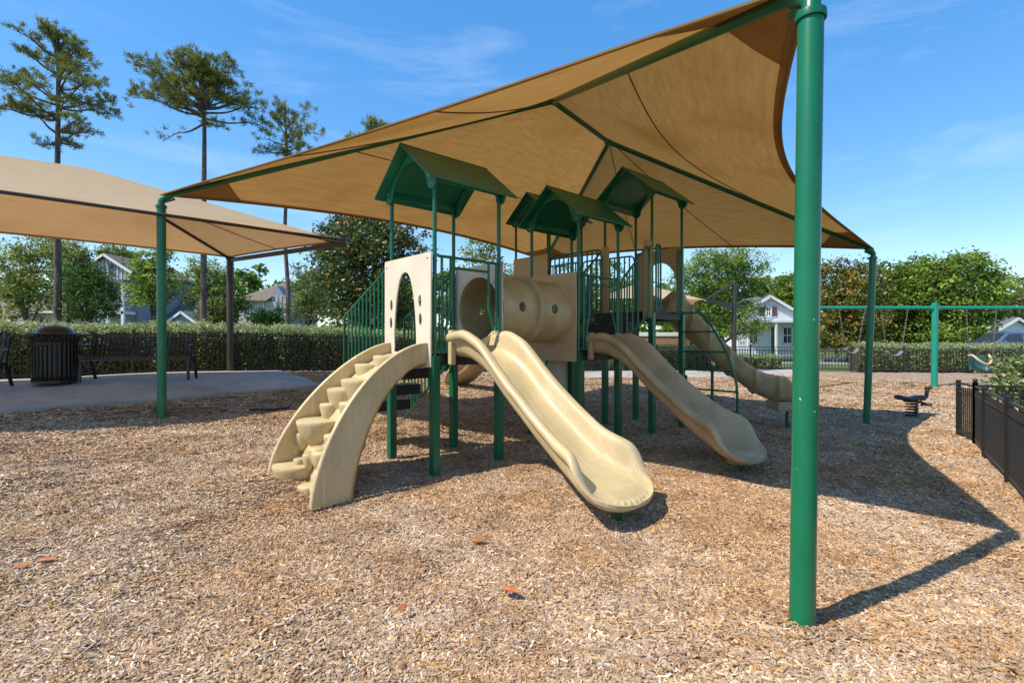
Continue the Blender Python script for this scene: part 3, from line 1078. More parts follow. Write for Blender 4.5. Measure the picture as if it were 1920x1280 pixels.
# posts, decks, roofs
def tower(i):
    a0, b0, zd = T[i]
    ze = zd + 2.0
    for (da, db) in ((0, 0), (SZ, 0), (0, SZ), (SZ, SZ)):
        q = P(a0 + da, b0 + db)
        g = zt(q.x, q.y)
        po = MB().box((q.x, q.y, (g - .15 + zd - .03) / 2), (.094, .094, zd - .03 - g + .15), FM).build('post', GREEN_P, play, bevel=.008)
        MB().tube([(q.x, q.y, zd - .06), (q.x, q.y, ze + .03)], .0245, 12).build('roof_pipe', GREEN_P, po)
    c = P(a0 + SZ / 2, b0 + SZ / 2, zd)
    dk = MB().box(c + Vector((0, 0, -.02)), (SZ - .06, SZ - .06, .04), FM).build('deck', BLACKV, play, bevel=.006)
    for (u, v, L1, L2) in ((SZ / 2, .0, SZ - .1, .04), (SZ / 2, SZ, SZ - .1, .04), (0, SZ / 2, .04, SZ - .1), (SZ, SZ / 2, .04, SZ - .1)):
        MB().box(P(a0 + u, b0 + v, zd - .075), (L1, L2, .14), FM).build('deck_beam', BLACKV, dk, bevel=.006)
    # roof
    half, over, rise = SZ / 2 + .135, .15, .475
    rt = MB()
    th = .022
    roofparts = []
    for sgn in (-1, 1):
        rows = []
        for k in (0, 1):
            u = (-over - .02, SZ + over + .05)[k]
            r = []
            for w_ in (0, .5, 1):
                b = SZ / 2 + sgn * (.006 + half * w_)
                z = ze + rise - (rise + .045) * w_ - .0 * math.sin(PI * w_)
                r.append(P(a0 + u, b0 + b, z))
            rows.append(r)
        m = MB()
        up = [[p + ZUP * th for p in r] for r in rows]
        n = 3
        for layer in (rows, up): m.grid(layer, smooth=False)
        for seq in ((rows[0], up[0]), (rows[1], up[1])):
            m.grid([seq[0], seq[1]], smooth=False)
        for e in (0, 2):
            m.grid([[rows[0][e], rows[1][e]], [up[0][e], up[1][e]]], smooth=False)
        rp = m.build('roof_panel', ROOFG, play)
        roofparts.append(rp)
        # edge beam along the eave, inside
        MB().bar(P(a0 + .02, b0 + SZ / 2 + sgn * (SZ / 2 + .02), ze + .015), P(a0 + SZ - .02, b0 + SZ / 2 + sgn * (SZ / 2 + .02), ze + .015), .03, .07).build('eave_beam', ROOFG, rp)
        nrm = (up[1][0] - up[0][0]).cross(up[0][2] - up[0][0]).normalized()
        if nrm.z < 0: nrm = -nrm
        for u in (.08, .36, .64, .92):
            for w_ in (.06, .93):
                pp = up[0][0].lerp(up[1][0], u).lerp(up[0][2].lerp(up[1][2], u), w_)
                if w_ < .5 or u in (.08, .92, .64): put_bolt(pp, nrm, rp, .011)
    cap = MB().tube([P(a0 - over - .02, b0 + SZ / 2, ze + rise + .018), P(a0 + SZ + over + .05, b0 + SZ / 2, ze + rise + .018)], .016, 8).build('ridge_cap', ROOFG, roofparts[0])
    for ga in (-.035, SZ + .035):
        hx = SZ / 2
        ol = [(-half + .03, -.005), (0, rise - .035), (half - .03, -.005)]
        ol += [(hx + .085 * math.cos(t_), -.03 + .085 * math.sin(t_)) for t_ in [math.radians(d) for d in range(10, -191, -20)]]
        ol += [(.37 * math.cos(t_), -.0 + .30 * math.sin(t_)) for t_ in [math.radians(d) for d in range(12, 169, 12)]]
        ol += [(-hx - .085 * math.cos(t_), -.03 + .085 * math.sin(t_)) for t_ in [math.radians(d) for d in range(-190, 11, 20)]]
        gp = flat_panel('gable_panel', [ol], .022, frameM(a0 + ga, b0 + SZ / 2, ze, Bv, ZUP), ROOFG, play)
        sg = -1 if ga < 0 else 1
        for xx in (-hx, hx):
            for dz in (-.055, .015):
                put_bolt(P(a0 + ga + sg * .012, b0 + SZ / 2 + xx, ze + dz), A * sg, gp, .013)


for i in range(4): tower(i)


def tube_part(name, pts, parent, r=.0165, n=9, m=None):
    return MB().tube(pts, r, n).build(name, m or GREEN_P, parent)


# ---- panels
PZ0, PZ1 = 1.31, 2.615
arch = []
prof = [(0, 2.445), (.07, 2.425), (.125, 2.36), (.17, 2.25), (.205, 2.12), (.235, 1.95), (.255, 1.75), (.265, 1.47)]
arch = [(.56 + x, z) for x, z in prof] + [(.56 - x, z) for x, z in reversed(prof[1:])]
holes = [ellipse(.56 - .335, 2.07, .034, .078), ellipse(.56 - .345, 1.855, .034, .078), ellipse(.56 + .325, 2.05, .034, .078), ellipse(.56 + .335, 1.83, .034, .078)]
pn = flat_panel('arch_panel', [[(0, PZ0), (1.05, PZ0), (1.05, PZ1 - .03), (1.04, PZ1), (.02, PZ1), (0, PZ1 - .02)], arch] + holes, .022,
                frameM(-.06, -.02, 0, Bv, ZUP), PANEL, play)
pn['label'] = 'pale beige panel with a tall egg-shaped opening and four slots'
for b, z in ((.04, 2.56), (.98, 2.54), (.04, 1.42)):
    put_bolt(P(-.072, b, z), -A, pn, .014)


def tunnel_panel(a, b0, m, z0=PZ0, z1=PZ1):
    ol = [(-.01, z0), (SZ + .01, z0), (SZ + .01, z1), (-.01, z1)]
    p = flat_panel('tunnel_panel', [ol, ellipse(SZ / 2, 2.04, .43, .43, 40)], .022, frameM(a, b0, 0, Bv, ZUP), m, play)
    for k in range(12):
        t_ = 2 * PI * (k + .5) / 12
        for sg in (-1, 1):
            put_bolt(P(a + sg * .012, b0 + SZ / 2 + .465 * math.cos(t_), 2.04 + .465 * math.sin(t_)), A * sg, p, .012)
    for b, z in ((.05, z0 + .06), (SZ - .05, z0 + .06), (.05, z1 - .05), (SZ - .05, z1 - .05), (.3, z0 + .05), (.65, z0 + .05)):
        for sg in (-1, 1):
            put_bolt(P(a + sg * .012, b0 + b, z), A * sg, p, .013)
    return p


tunnel_panel(SZ + .055, T[0][1], PANEL)
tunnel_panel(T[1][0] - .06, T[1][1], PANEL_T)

# ---- crawl tunnel with portholes cut right through
ta, tb = SZ + .07, T[1][0] - .075
tl = tb - ta
mid = tl / 2
ro, ri = .445, .425
prof = [(ri, 0), (.49, 0), (.49, .012), (.455, .02), (ro, .05), (ro + .012, tl * .25), (ro + .004, mid - .06), (ro + .012, mid - .03), (.515, mid - .028), (.515, mid + .028),
        (ro + .012, mid + .03), (ro + .004, mid + .06), (ro + .012, tl * .75), (ro, tl - .05), (.455, tl - .02), (.49, tl - .012), (.49, tl), (ri, tl)]
AX = Matrix((Bv, ZUP, A)).transposed()
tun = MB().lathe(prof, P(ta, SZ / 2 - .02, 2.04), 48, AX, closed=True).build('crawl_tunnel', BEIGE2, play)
cut = MB()
for u in (.27, .73):
    c = P(ta + tl * u, SZ / 2 - .02, 2.06)
    X2 = Matrix((A, ZUP, -Bv)).transposed()
    cut.lathe([(.0001, -.8), (.068, -.8), (.068, .8), (.0001, .8)], c, 24, X2)
co = cut.build('cutter', None, None)
md = tun.modifiers.new('b', 'BOOLEAN'); md.object = co; md.operation = 'DIFFERENCE'; md.solver = 'EXACT'
bpy.context.view_layer.update()
me2 = bpy.data.meshes.new_from_object(tun.evaluated_get(bpy.context.evaluated_depsgraph_get()))
tun.modifiers.clear()
old = tun.data
if len(me2.vertices) > 100:
    me2.set_sharp_from_angle(angle=0.6)
    tun.data = me2
bpy.data.objects.remove(co)
for k in range(12):
    t_ = 2 * PI * (k + .5) / 12
    for sg in (-1, 1):
        q = P(ta + mid + sg * .029, SZ / 2 - .02 + .486 * math.cos(t_), 2.04 + .486 * math.sin(t_))
        put_bolt(q, A * sg, tun, .011)

# ---- slide-entry guards (two bars across the top, bent uprights)
def slide_guard(i):
    a0, b0, zd = T[i]
    f = b0 - .035
    zt_, zb = zd + 1.115, zd + .01
    g = tube_part('entry_guard', [P(a0 + .02, f, zt_ + .0), P(a0 + SZ - .02, f, zt_)], play, .0175)
    tube_part('bar', [P(a0 + .2, f, zt_ - .12), P(a0 + SZ - .2, f, zt_ - .12)], g)
    for s, o in ((1, 0), (-1, SZ)):
        tube_part('bar', [P(a0 + o + s * .075, f, zt_), P(a0 + o + s * .075, f, zb)], g)
        tube_part('bar', [P(a0 + o + s * .2, f, zt_), P(a0 + o + s * .2, f, zd + .55), P(a0 + o + s * .13, f - .01, zd + .30), P(a0 + o + s * .13, f - .01, zb)], g)
        tube_part('bar', [P(a0 + o + s * .075, f, zb + .03), P(a0 + o + s * .2, f, zb + .03)], g)


slide_guard(0)
slide_guard(1)


# ---- slides
SL_BED = [(0, 1.465), (.28, 1.45), (.6, 1.31), (1.0, .965), (1.4, .665), (1.75, .43), (2.0, .315), (2.2, .27), (2.42, .20)]
SL_RIM = [(0, .21), (.1, .23), (.3, .27), (.6, .275), (1.0, .26), (1.4, .26), (1.75, .265), (1.98, .29), (2.07, .275), (2.14, .15), (2.20, .05), (2.28, .03), (2.42, .018)]
SL_W = [(0, .60), (.4, .58), (1.2, .58), (1.7, .63), (1.95, .73), (2.12, .84), (2.20, .85), (2.24, .835), (2.28, .80), (2.32, .74), (2.36, .64), (2.39, .53), (2.41, .40), (2.42, .27)]


def slide(root, O, e, lat, mat_, scale_t=1.0, drop=None, gz=0.0):
    """O: middle of the deck edge at deck height"""
    Zs = O.z
    top = SL_BED[0][1]
    ts = [2.2 * i / 52 for i in range(53)] + [2.2 + .22 * math.sin(PI / 2 * i / 12) for i in range(1, 13)]
    rows = []
    for t in ts:
        bed = sum(interp(t + d, SL_BED) for d in (-.09, -.045, 0, .045, .09)) / 5 if t < 2.2 else interp(t, SL_BED)
        low = SL_BED[-1][1]
        z = bed if drop is None else low + (bed - low) * (drop / (top - low))
        h = sum(interp(t + d, SL_RIM) for d in (-.05, 0, .05)) / 3
        w = sum(interp(t + d, SL_W) for d in (-.04, 0, .04)) / 3 if t < 2.16 else interp(t, SL_W)
        k = min(1, h / .2)
        hw = w / 2
        ql = 1.0 if t < 2.28 else math.sqrt(max(.02, 1 - ((t - 2.28) / .142) ** 2))
        tb_ = .05 + .045 * min(1, max(0, (t - 1.9) / .25))
        z -= .035 * (1 - ql)
        sec = [(-hw - .095 * k - .01, h - .03 * k), (-hw - .075 * k - .008, h + .016), (-hw - .035 * k, h + .03 * k), (-hw + .005 * k, h + .008), (-hw + .028, h - .05 * k),
               (-hw + .045, .09 * k), (-hw + .10, .022 * k), (-hw * .4, .0), (hw * .4, .0), (hw - .10, .022 * k), (hw - .045, .09 * k), (hw - .028, h - .05 * k),
               (hw - .005 * k, h + .008), (hw + .035 * k, h + .03 * k), (hw + .075 * k + .008, h + .016), (hw + .095 * k + .01, h - .03 * k),
               (hw + .08 * k + .004, h - .08 * k - .008), (hw + .022, h - .09 * k - .012), (hw + .012, .06 * k - .012), (hw - .03, -tb_ * .7 * ql), (hw * .4, -tb_ * ql),
               (-hw * .4, -tb_ * ql), (-hw + .03, -tb_ * .7 * ql), (-hw - .012, .06 * k - .012), (-hw - .022, h - .09 * k - .012), (-hw - .08 * k - .004, h - .08 * k - .008)]
        base = O + e * (t * scale_t * .965)
        rows.append([Vector((base.x, base.y, z + gz)) + lat * u + ZUP * v for u, v in sec])
    m = MB()
    m.grid(rows, wrap=True)
    ns = len(rows[0])
    m.add(rows[0], [tuple(range(ns))[::-1]]); m.add(rows[-1], [tuple(range(ns))])
    s = m.build('slide', mat_, play, subsurf=1)
    # hood blocks at the deck edge and moulded ribs on the exit lip
    for sg in (-1, 1):
        b = O + lat * (sg * .335)
        zz_ = rows[2][7].z
        MB().box(Vector((b.x, b.y, zz_ + .07)) + e * .045, (.075, .075, .40), Matrix((lat, e, ZUP)).transposed()).build('mounting_flange', mat_, s, bevel=.018)
        for dz_ in (-.06, .1):
            put_bolt(Vector((b.x, b.y, zz_ + dz_)) + e * .084, e, s, .012)
    for u in range(9):
        f = (u - 4) / 4.0
        tt = 2.385 - .075 * f * f
        zz_ = interp(tt, SL_BED) + gz - .008
        c = O + e * (tt * scale_t * .965) + lat * (f * .29)
        dirv = (e + lat * f * .7).normalized()
        MB().tube([Vector((c.x, c.y, zz_ + .016)) - dirv * .06, Vector((c.x, c.y, zz_ + .004)), Vector((c.x, c.y, zz_ - .035)) + dirv * .03], [.006, .014, .008], 8).build('grip_rib', mat_, s)
    return s


eF = -Bv
s1 = slide(play, P(SZ / 2 + .02, -.05, T[0][2]), eF, A, BEIGE)
s1['label'] = 'sunlit beige slide nearest the camera'
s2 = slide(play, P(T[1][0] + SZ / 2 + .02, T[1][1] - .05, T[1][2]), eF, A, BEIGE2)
s2['label'] = 'shaded beige slide from the middle tower'
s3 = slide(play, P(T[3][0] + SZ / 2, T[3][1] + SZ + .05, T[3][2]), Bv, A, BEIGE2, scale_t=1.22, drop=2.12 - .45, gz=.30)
for ss, (aa, bb) in ((s1, (SZ / 2, 0)), (s2, (T[1][0] + SZ / 2, T[1][1]))):
    q = P(aa + .1, bb - 2.12)
    g = zt(q.x, q.y)
    MB().box((q.x, q.y, g + .16), (.36, .2, .16) if ss is s2 else (.2, .14, .1), FM).build('slide_foot', BEIGE2, ss, bevel=.03)
    MB().tube([(q.x, q.y, g - .1), (q.x, q.y, g + .2)], .03, 10).build('slide_support', GREEN_P, ss)

# ---- wave slide on the far tower
ctrl = [P(T[2][0] + SZ + .0, T[2][1] + SZ / 2, 2.10), (3.15, 9.98, 2.0), (3.6, 10.12, 1.62), (4.1, 10.12, 1.15), (4.6, 10.02, .74), (5.02, 9.94, .52), (5.45, 9.88, .46)]
pth = smooth_pts(ctrl, 72)
rows = []
for i, p in enumerate(pth):
    t = (pth[min(i + 1, 71)] - pth[max(i - 1, 0)]).normalized()
    th_ = Vector((t.x, t.y, 0)).normalized()
    lat = Vector((th_.y, -th_.x, 0))
    u = i / 71
    rib = .055 if (i % 11) in (5, 6) else 0.0
    wv = .03 * math.sin(u * 16)
    k = 1.0 if u < .9 else max(.25, 1 - (u - .9) * 6)
    hw, h = .29 + rib + .02 * math.sin(u * 22), (.42 + wv) * k
    sec = [(-hw - .05, h - .02), (-hw - .02, h + .012), (-hw + .02, h), (-hw + .05, h * .3), (-hw * .45, .0), (hw * .45, 0), (hw - .05, h * .3), (hw - .02, h), (hw + .02, h + .012), (hw + .05, h - .02),
           (hw + .045, h - .07), (hw + .012 + rib, h * .55), (hw - .01 + rib, h * .2), (hw * .55, -.06 - rib), (-hw * .55, -.06 - rib), (-hw + .01 - rib, h * .2), (-hw - .012 - rib, h * .55), (-hw - .045, h - .07)]
    rows.append([p + lat * x + ZUP * z for x, z in sec])
m = MB()
m.grid(rows, wrap=True)
m.add(rows[0], [tuple(range(18))[::-1]]); m.add(rows[-1], [tuple(range(18))])
ws = m.build('wave_slide', BEIGE2, play, subsurf=1)
ws['label'] = 'curved ribbed beige slide on the far tower'
for x, y, zt2 in ((5.3, 9.86, .42), (3.95, 10.1, 1.2)):
    g = zt(x, y)
    MB().tube([(x, y, g - .1), (x, y, zt2 - .15), (x - .06, y, zt2)], .03, 10).build('slide_support', GREEN_P, ws)
q = W(1455, 765, 9.8)
MB().box((5.2, 9.9, .37), (.36, .5, .18)).build('slide_foot', BEIGE2, ws, bevel=.03)

# ---- moulded pod climber at the front tower
OA, OB, IA, IB = 1.40, 1.56, .95, 1.33


def clm(s, v, z): return P(-.07 - s, v, z)


cl = MB()
climb = None
for side in (0, 1):
    rows = []
    for i in range(30):
        th_ = (i / 29) * PI / 2
        ex = 2 / (1.62 if side == 0 else 1.5)
        sn, cs = math.sin(th_) ** ex, max(0, math.cos(th_)) ** ex
        so, zo = OA * sn, OB * cs + .03
        si, zi = IA * sn, IB * cs
        f = so / OA
        v = (.06 - .17 * f * f) if side == 0 else (.90 + .19 * f * f)
        d = Vector((so - si, zo - zi))
        r = []
        for q_, dv in ((.03, -.03), (0, -.02), (-.01, 0), (0, .02), (.03, .03), (.09, .03), (.14, .012), (1, .012), (1, -.012), (.14, -.012), (.09, -.03)):
            q = Vector((so, zo)) - d * q_
            r.append(clm(q.x, v + dv, q.y + zt(*(clm(q.x, v, 0).xy)) * f))
        rows.append(r)
    m = MB().grid(rows, wrap=True)
    m.add(rows[0], [tuple(range(11))[::-1]]); m.add(rows[-1], [tuple(range(11))])
    w = m.build('climber_wall', BEIGE, play, subsurf=1)
    if side == 0: climb = w
# curved back of the climber
rows = []
for i in range(20):
    th_ = i / 19 * PI / 2
    s_, z_ = 1.10 * math.sin(th_) ** 1.25, 1.42 * max(0, math.cos(th_)) ** 1.25
    f = s_
    rows.append([clm(s_, lerp(.07 - .12 * f * f, .89 + .14 * f * f, k / 6), z_ + .02) for k in range(7)])
MB().grid(rows).build('climber_back', BEIGE, play, solid=.025)
# pods: rounded cups whose flat tops are the footholds
pods = [(800, 275, 78), (675, 325, 66), (625, 415, 92), (535, 470, 86), (445, 562, 50), (562, 555, 52), (390, 655, 115), (285, 735, 42), (230, 795, 50), (465, 748, 46), (378, 825, 52),
        (318, 866, 31), (262, 892, 30), (405, 850, 58), (242, 920, 112), (318, 1050, 54), (385, 1060, 50)]
for cx, cy, hw in pods:
    px, py = 480 + cx * .3125, 580 + cy * .3125
    D = 5.3
    for _ in range(30):
        z = CAMZ - (py - 640) * D / 960
        zz_ = min(max(z, .02), 1.42)
        s_ = 1.20 * max(0, 1 - (zz_ / 1.47) ** 1.6) ** (1 / 1.6)
        u = (px - 960) / 960
        # P0 + (-A)(s+.07) + Bv v : x/y = u
        bx_, by_ = P0.x - A.x * (s_ + .07), P0.y - A.y * (s_ + .07)
        v = (u * by_ - bx_) / (Bv.x - u * Bv.y)
        D = .5 * D + .5 * (by_ + Bv.y * v)
    r = hw * .3125 * D / 960 * 1.22
    c = clm(s_, v, z)
    dep = min(.30, .10 + r * 1.0)
    prof = [(.001, 0), (r * .9, 0), (r * .97, -.006), (r, -.022), (r * .98, -.05), (r * .9, -dep * .45), (r * .72, -dep * .75), (r * .42, -dep), (.001, -dep - .02)]
    MB().lathe(prof, c, 22).build('foothold', BEIGE, play)
# stepped ridge moulded on the outer wall
rid = [(895, 330), (872, 412), (782, 432), (752, 560), (645, 640), (655, 820), (545, 915), (545, 1000), (572, 1065)]
pts = []
for cx, cy in rid:
    px, py = 480 + cx * .3125, 580 + cy * .3125
    D = 5.2
    for _ in range(30):
        z = CAMZ - (py - 640) * D / 960
        u = (px - 960) / 960
        v = .048 - .17 * (max(0, min(1.4, locals().get('s_', .7) - .07)) / OA) ** 2 if _ else .0
        # solve s on the wall plane b = v
        s_ = (P0.x + Bv.x * v - u * (P0.y + Bv.y * v)) / (A.x - u * A.y)
        D = P0.y + Bv.y * v - A.y * s_
        f = min(1, max(0, s_ / OA))
    vv = .06 - .17 * (max(0, s_ - .07) / OA) ** 2 - .012
    pts.append(P(-s_, vv + .006, z))
MB().tube(smooth_pts(pts, 50), .010, 6).build('moulded_ridge', BEIGE, climb)

# ---- stairs behind the front tower, with barred sides
for k in range(3):
    z = 1.465 - .235 * (k + 1)
    st = MB().box(P(.30, SZ + .16 + .27 * k, z - .06), (.62, .30, .14), FM).build('stair_step', BLACKV, play, bevel=.008)
for a_, n_ in ((-.03, 11), (SZ + .0, 13)):
    tmax = 1.3
    top_ = [P(a_, SZ + .03, 2.54), P(a_, SZ + .10, 2.52), P(a_, SZ + tmax, 1.98), P(a_, SZ + tmax + .04, 1.92), P(a_, SZ + tmax + .05, .75)]
    rl = tube_part('stair_rail', top_, play, .0175)
    tube_part('stringer_tube', [P(a_, SZ + .03, 1.36), P(a_, SZ + tmax + .05, .36)], rl, .0175)
    for k in range(n_):
        b_ = SZ + .07 + (tmax - .06) * k / n_
        zt_ = 2.53 - (2.53 - 1.98) * (b_ - SZ - .05) / (tmax - .05)
        zb_ = 1.36 - 1.0 * (b_ - SZ - .03) / (tmax + .02)
        tube_part('bar', [P(a_, b_, zb_), P(a_, b_, zt_)], rl, .0135, 8)


def bar_rail(name, p0, p1, ztop0, ztop1, zb0, zb1, n, r=.0145):
    """barred panel between two plan points"""
    p0, p1 = Vector(p0), Vector(p1)
    def q(t, z): 
        c = p0.lerp(p1, t)
        return Vector((c.x, c.y, z))
    dz = .10
    rl = tube_part(name, [q(0, ztop0 - dz), q(.02, ztop0 - .03), q(.07, ztop0), q(.93, ztop1), q(.98, ztop1 - .03), q(1, ztop1 - dz)], play, .0175)
    tube_part('bar', [q(0, zb0), q(1, zb1)], rl, .0175)
    for k in range(n):
        t = k / (n - 1)
        e = dz if k in (0, n - 1) else .01
        tube_part('bar', [q(t, lerp(zb0, zb1, t)), q(t, lerp(ztop0, ztop1, t) - e)], rl, r, 8)
    return rl


# link between middle and far tower: two steps, rails both sides
a2, b2, z2 = T[1]; a3, b3, z3 = T[2]; a4, b4, z4 = T[3]
for k, (u, z) in enumerate(((.12, 1.68), (.40, 1.90), (.66, 2.10))):
    MB().box(P(a2 + SZ + u, b2 + SZ / 2 - .03, z - .09), (.30, .86, .18), FM).build('link_step', BLACKV, play, bevel=.008)
bar_rail('link_rail', P(a2 + SZ + .05, b2 - .03), P(a3 - .10, b3 + .0), 2.62, 3.18, 1.62, 2.02, 6)
bar_rail('link_rail', P(a2 + SZ + .05, b2 + SZ), P(a3 - .10, b3 + SZ), 2.62, 3.18, 1.62, 2.02, 6)
tube_part('hand_loop', [P(a3 - .12, b3 - .02, 2.9), P(a3 - .12, b3 - .02, 3.1), P(a3 - .05, b3 - .02, 3.22), P(a3 + .0, b3 - .02, 3.24)], play)
# far tower: boards beside the entry, hand loops, arched panel
for b0_ in (-.03, SZ - .13):
    p = flat_panel('entry_board', [[(0, 2.0), (.16, 2.0), (.16, 3.26), (.13, 3.3), (.03, 3.3), (0, 3.26)]], .022, frameM(a3 - .06, b3 + b0_, 0, Bv, ZUP), PANEL_T, play)
    put_bolt(P(a3 - .073, b3 + b0_ + .08, 3.2), -A, p); put_bolt(P(a3 - .073, b3 + b0_ + .08, 2.1), -A, p)
for u in (.07, SZ - .21):
    f = b3 - .035
    lp = tube_part('hand_loop', [P(a3 + u, f, 2.14), P(a3 + u, f, 3.18), P(a3 + u + .03, f, 3.24), P(a3 + u + .11, f, 3.24), P(a3 + u + .14, f, 3.18), P(a3 + u + .14, f, 2.14)], play)
    tube_part('bar', [P(a3 + u, f, 2.17), P(a3 + u + .14, f, 2.17)], lp)
    tube_part('bar', [P(a3 + u + .07, f, 2.17), P(a3 + u + .07, f, 3.22)], lp, .0135)
arc = [(SZ / 2 + x, z) for x, z in ellipse(0, 2.62, .36, .46, 15, 0, PI)] + [(SZ / 2 - .36, 2.14), (SZ / 2 + .36, 2.14)]
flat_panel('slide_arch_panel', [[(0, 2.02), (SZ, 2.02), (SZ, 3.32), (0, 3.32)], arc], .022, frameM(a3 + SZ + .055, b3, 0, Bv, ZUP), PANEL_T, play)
# rung climber from the far tower's right post
ro_ = [P(a3 + SZ - .32, b3 - .03, 2.10), P(a3 + SZ - .12, b3 - .28, 2.10), P(a3 + SZ - .02, b3 - .40, 2.08), P(a3 + SZ, b3 - .62, 1.77), P(a3 + SZ, b3 - .84, 1.38), P(a3 + SZ, b3 - .93, 1.1), P(a3 + SZ, b3 - 1.0, .8), P(a3 + SZ, b3 - 1.0, -.1)]
rc = tube_part('rung_climber', smooth_pts(ro_, 40), play, .021)
for z, l_ in ((1.77, .62), (1.42, .81), (1.10, .93), (.76, 1.0), (.42, 1.0)):
    tube_part('rung', [P(a3 + SZ, b3 - .04, z), P(a3 + SZ, b3 - l_, z)], rc, .016)
for z in (.95, .72):
    MB().box(P(a3 + SZ + .07, b3 - .02, z), (.05, .08, .09), FM).build('clamp', BLACKV, rc, bevel=.01)
# bridge to the back tower, barred both sides
MB().box(P(a3 + .45, (b3 + SZ + b4) / 2, z3 - .05), (.9, b4 - b3 - SZ, .07), FM).build('bridge_deck', BLACKV, play, bevel=.006)
bar_rail('bridge_rail', P(a3 - .05, b3 + SZ + .03), P(a4 + .0, b4 - .03), 3.27, 3.27, 2.16, 2.16, 12)
bar_rail('bridge_rail', P(a3 + SZ, b3 + SZ + .03), P(a4 + SZ, b4 - .03), 3.27, 3.27, 2.16, 2.16, 12)
bar_rail('tower_rail', P(a4 + SZ, b4 + .05), P(a4 + SZ, b4 + SZ - .05), 3.27, 3.27, 2.16, 2.16, 9)
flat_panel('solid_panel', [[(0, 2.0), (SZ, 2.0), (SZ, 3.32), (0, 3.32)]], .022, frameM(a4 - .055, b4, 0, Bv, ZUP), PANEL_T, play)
# middle tower back: bars, and a play panel hung below the deck
bar_rail('tower_rail', P(a2 + .05, b2 + SZ + .0), P(a2 + SZ - .05, b2 + SZ), 2.6, 2.6, 1.5, 1.5, 9)
flat_panel('play_panel', [[(.42, .72), (.97, .72), (.97, 1.36), (.60, 1.36), (.55, 1.28), (.47, 1.25), (.42, 1.16)]], .022, frameM(a2, b2 + SZ + .06, 0, A, ZUP), PANEL, play)

# ---------------------------------------------------------------- fences
_pk = {}


def fence(label, line, h=.91, step=2.0, pk=.105, r=.009, root_i=0, finial=True, dropped=.0, posts_at=None):
    """picket fence along plan points; posts, three rails and every picket its own mesh"""
    pl = [Vector((x, y, 0)) for x, y in line]
    root = thing('picket_fence', label, 'fence', (pl[root_i].x, pl[root_i].y, zt(pl[root_i].x, pl[root_i].y)))
    key = (round(h, 2), r)
    if key not in _pk:
        tmp_ = MB().box((0, 0, 0), (2 * r, 2 * r, h - .10)).build('picket', FENCEM)
        _pk[key] = tmp_.data
        bpy.data.objects.remove(tmp_)
        _pk[key].name = 'picket_mesh'
    pm = _pk[key]
    inv = Matrix.Translation(root.location).inverted()

    def post(p):
        z = zt(p.x, p.y)
        po = MB().box((p.x, p.y, z + (h + .06) / 2 - .05), (.052, .052, h + .16), None).build('post', FENCEM, root, bevel=.004)
        if finial:
            MB().ball((p.x, p.y, z + h + .09), .034, 10).build('finial', FENCEM, po)
    done = False
    for a, b in zip(pl, pl[1:]):
        L = (b - a).length
        k = max(1, round(L / step))
        d = (b - a).normalized()
        ang = math.atan2(d.y, d.x)
        for i in range(k):
            q0, q1 = a.lerp(b, i / k), a.lerp(b, (i + 1) / k)
            post(q0)
            z0, z1 = zt(q0.x, q0.y), zt(q1.x, q1.y)
            for hz in (.10, h - .13, h):
                MB().bar(q0 + ZUP * (z0 + hz), q1 + ZUP * (z1 + hz), .026, .03).build('rail', FENCEM, root)
            m = max(2, int((q1 - q0).length / pk))
            for j in range(1, m):
                t = j / m
                c = q0.lerp(q1, t)
                o = bpy.data.objects.new('picket', pm)
                COL.objects.link(o)
                o.matrix_basis = Matrix.Translation((c.x, c.y, lerp(z0, z1, t) + .05 + (h - .10) / 2)) @ Matrix.Rotation(ang, 4, 'Z')
                o.parent = root
                o.matrix_parent_inverse = inv
    post(pl[-1])
    return root


fence('long black picket fence behind the benches in front of the tall clipped hedge', [FL0, FL1, FL2], step=1.95, r=.0115)
fence('black picket fence along the far side beyond the swings', FB, step=2.0, pk=.115)
fence('near black picket fence running out at the right edge of the picture', FR, step=1.6, pk=.098, r=.0085, finial=False)
fence('short black picket fence return behind the leafy bush at right', [(7.22, 7.98), (9.6, 7.75)], step=1.2)

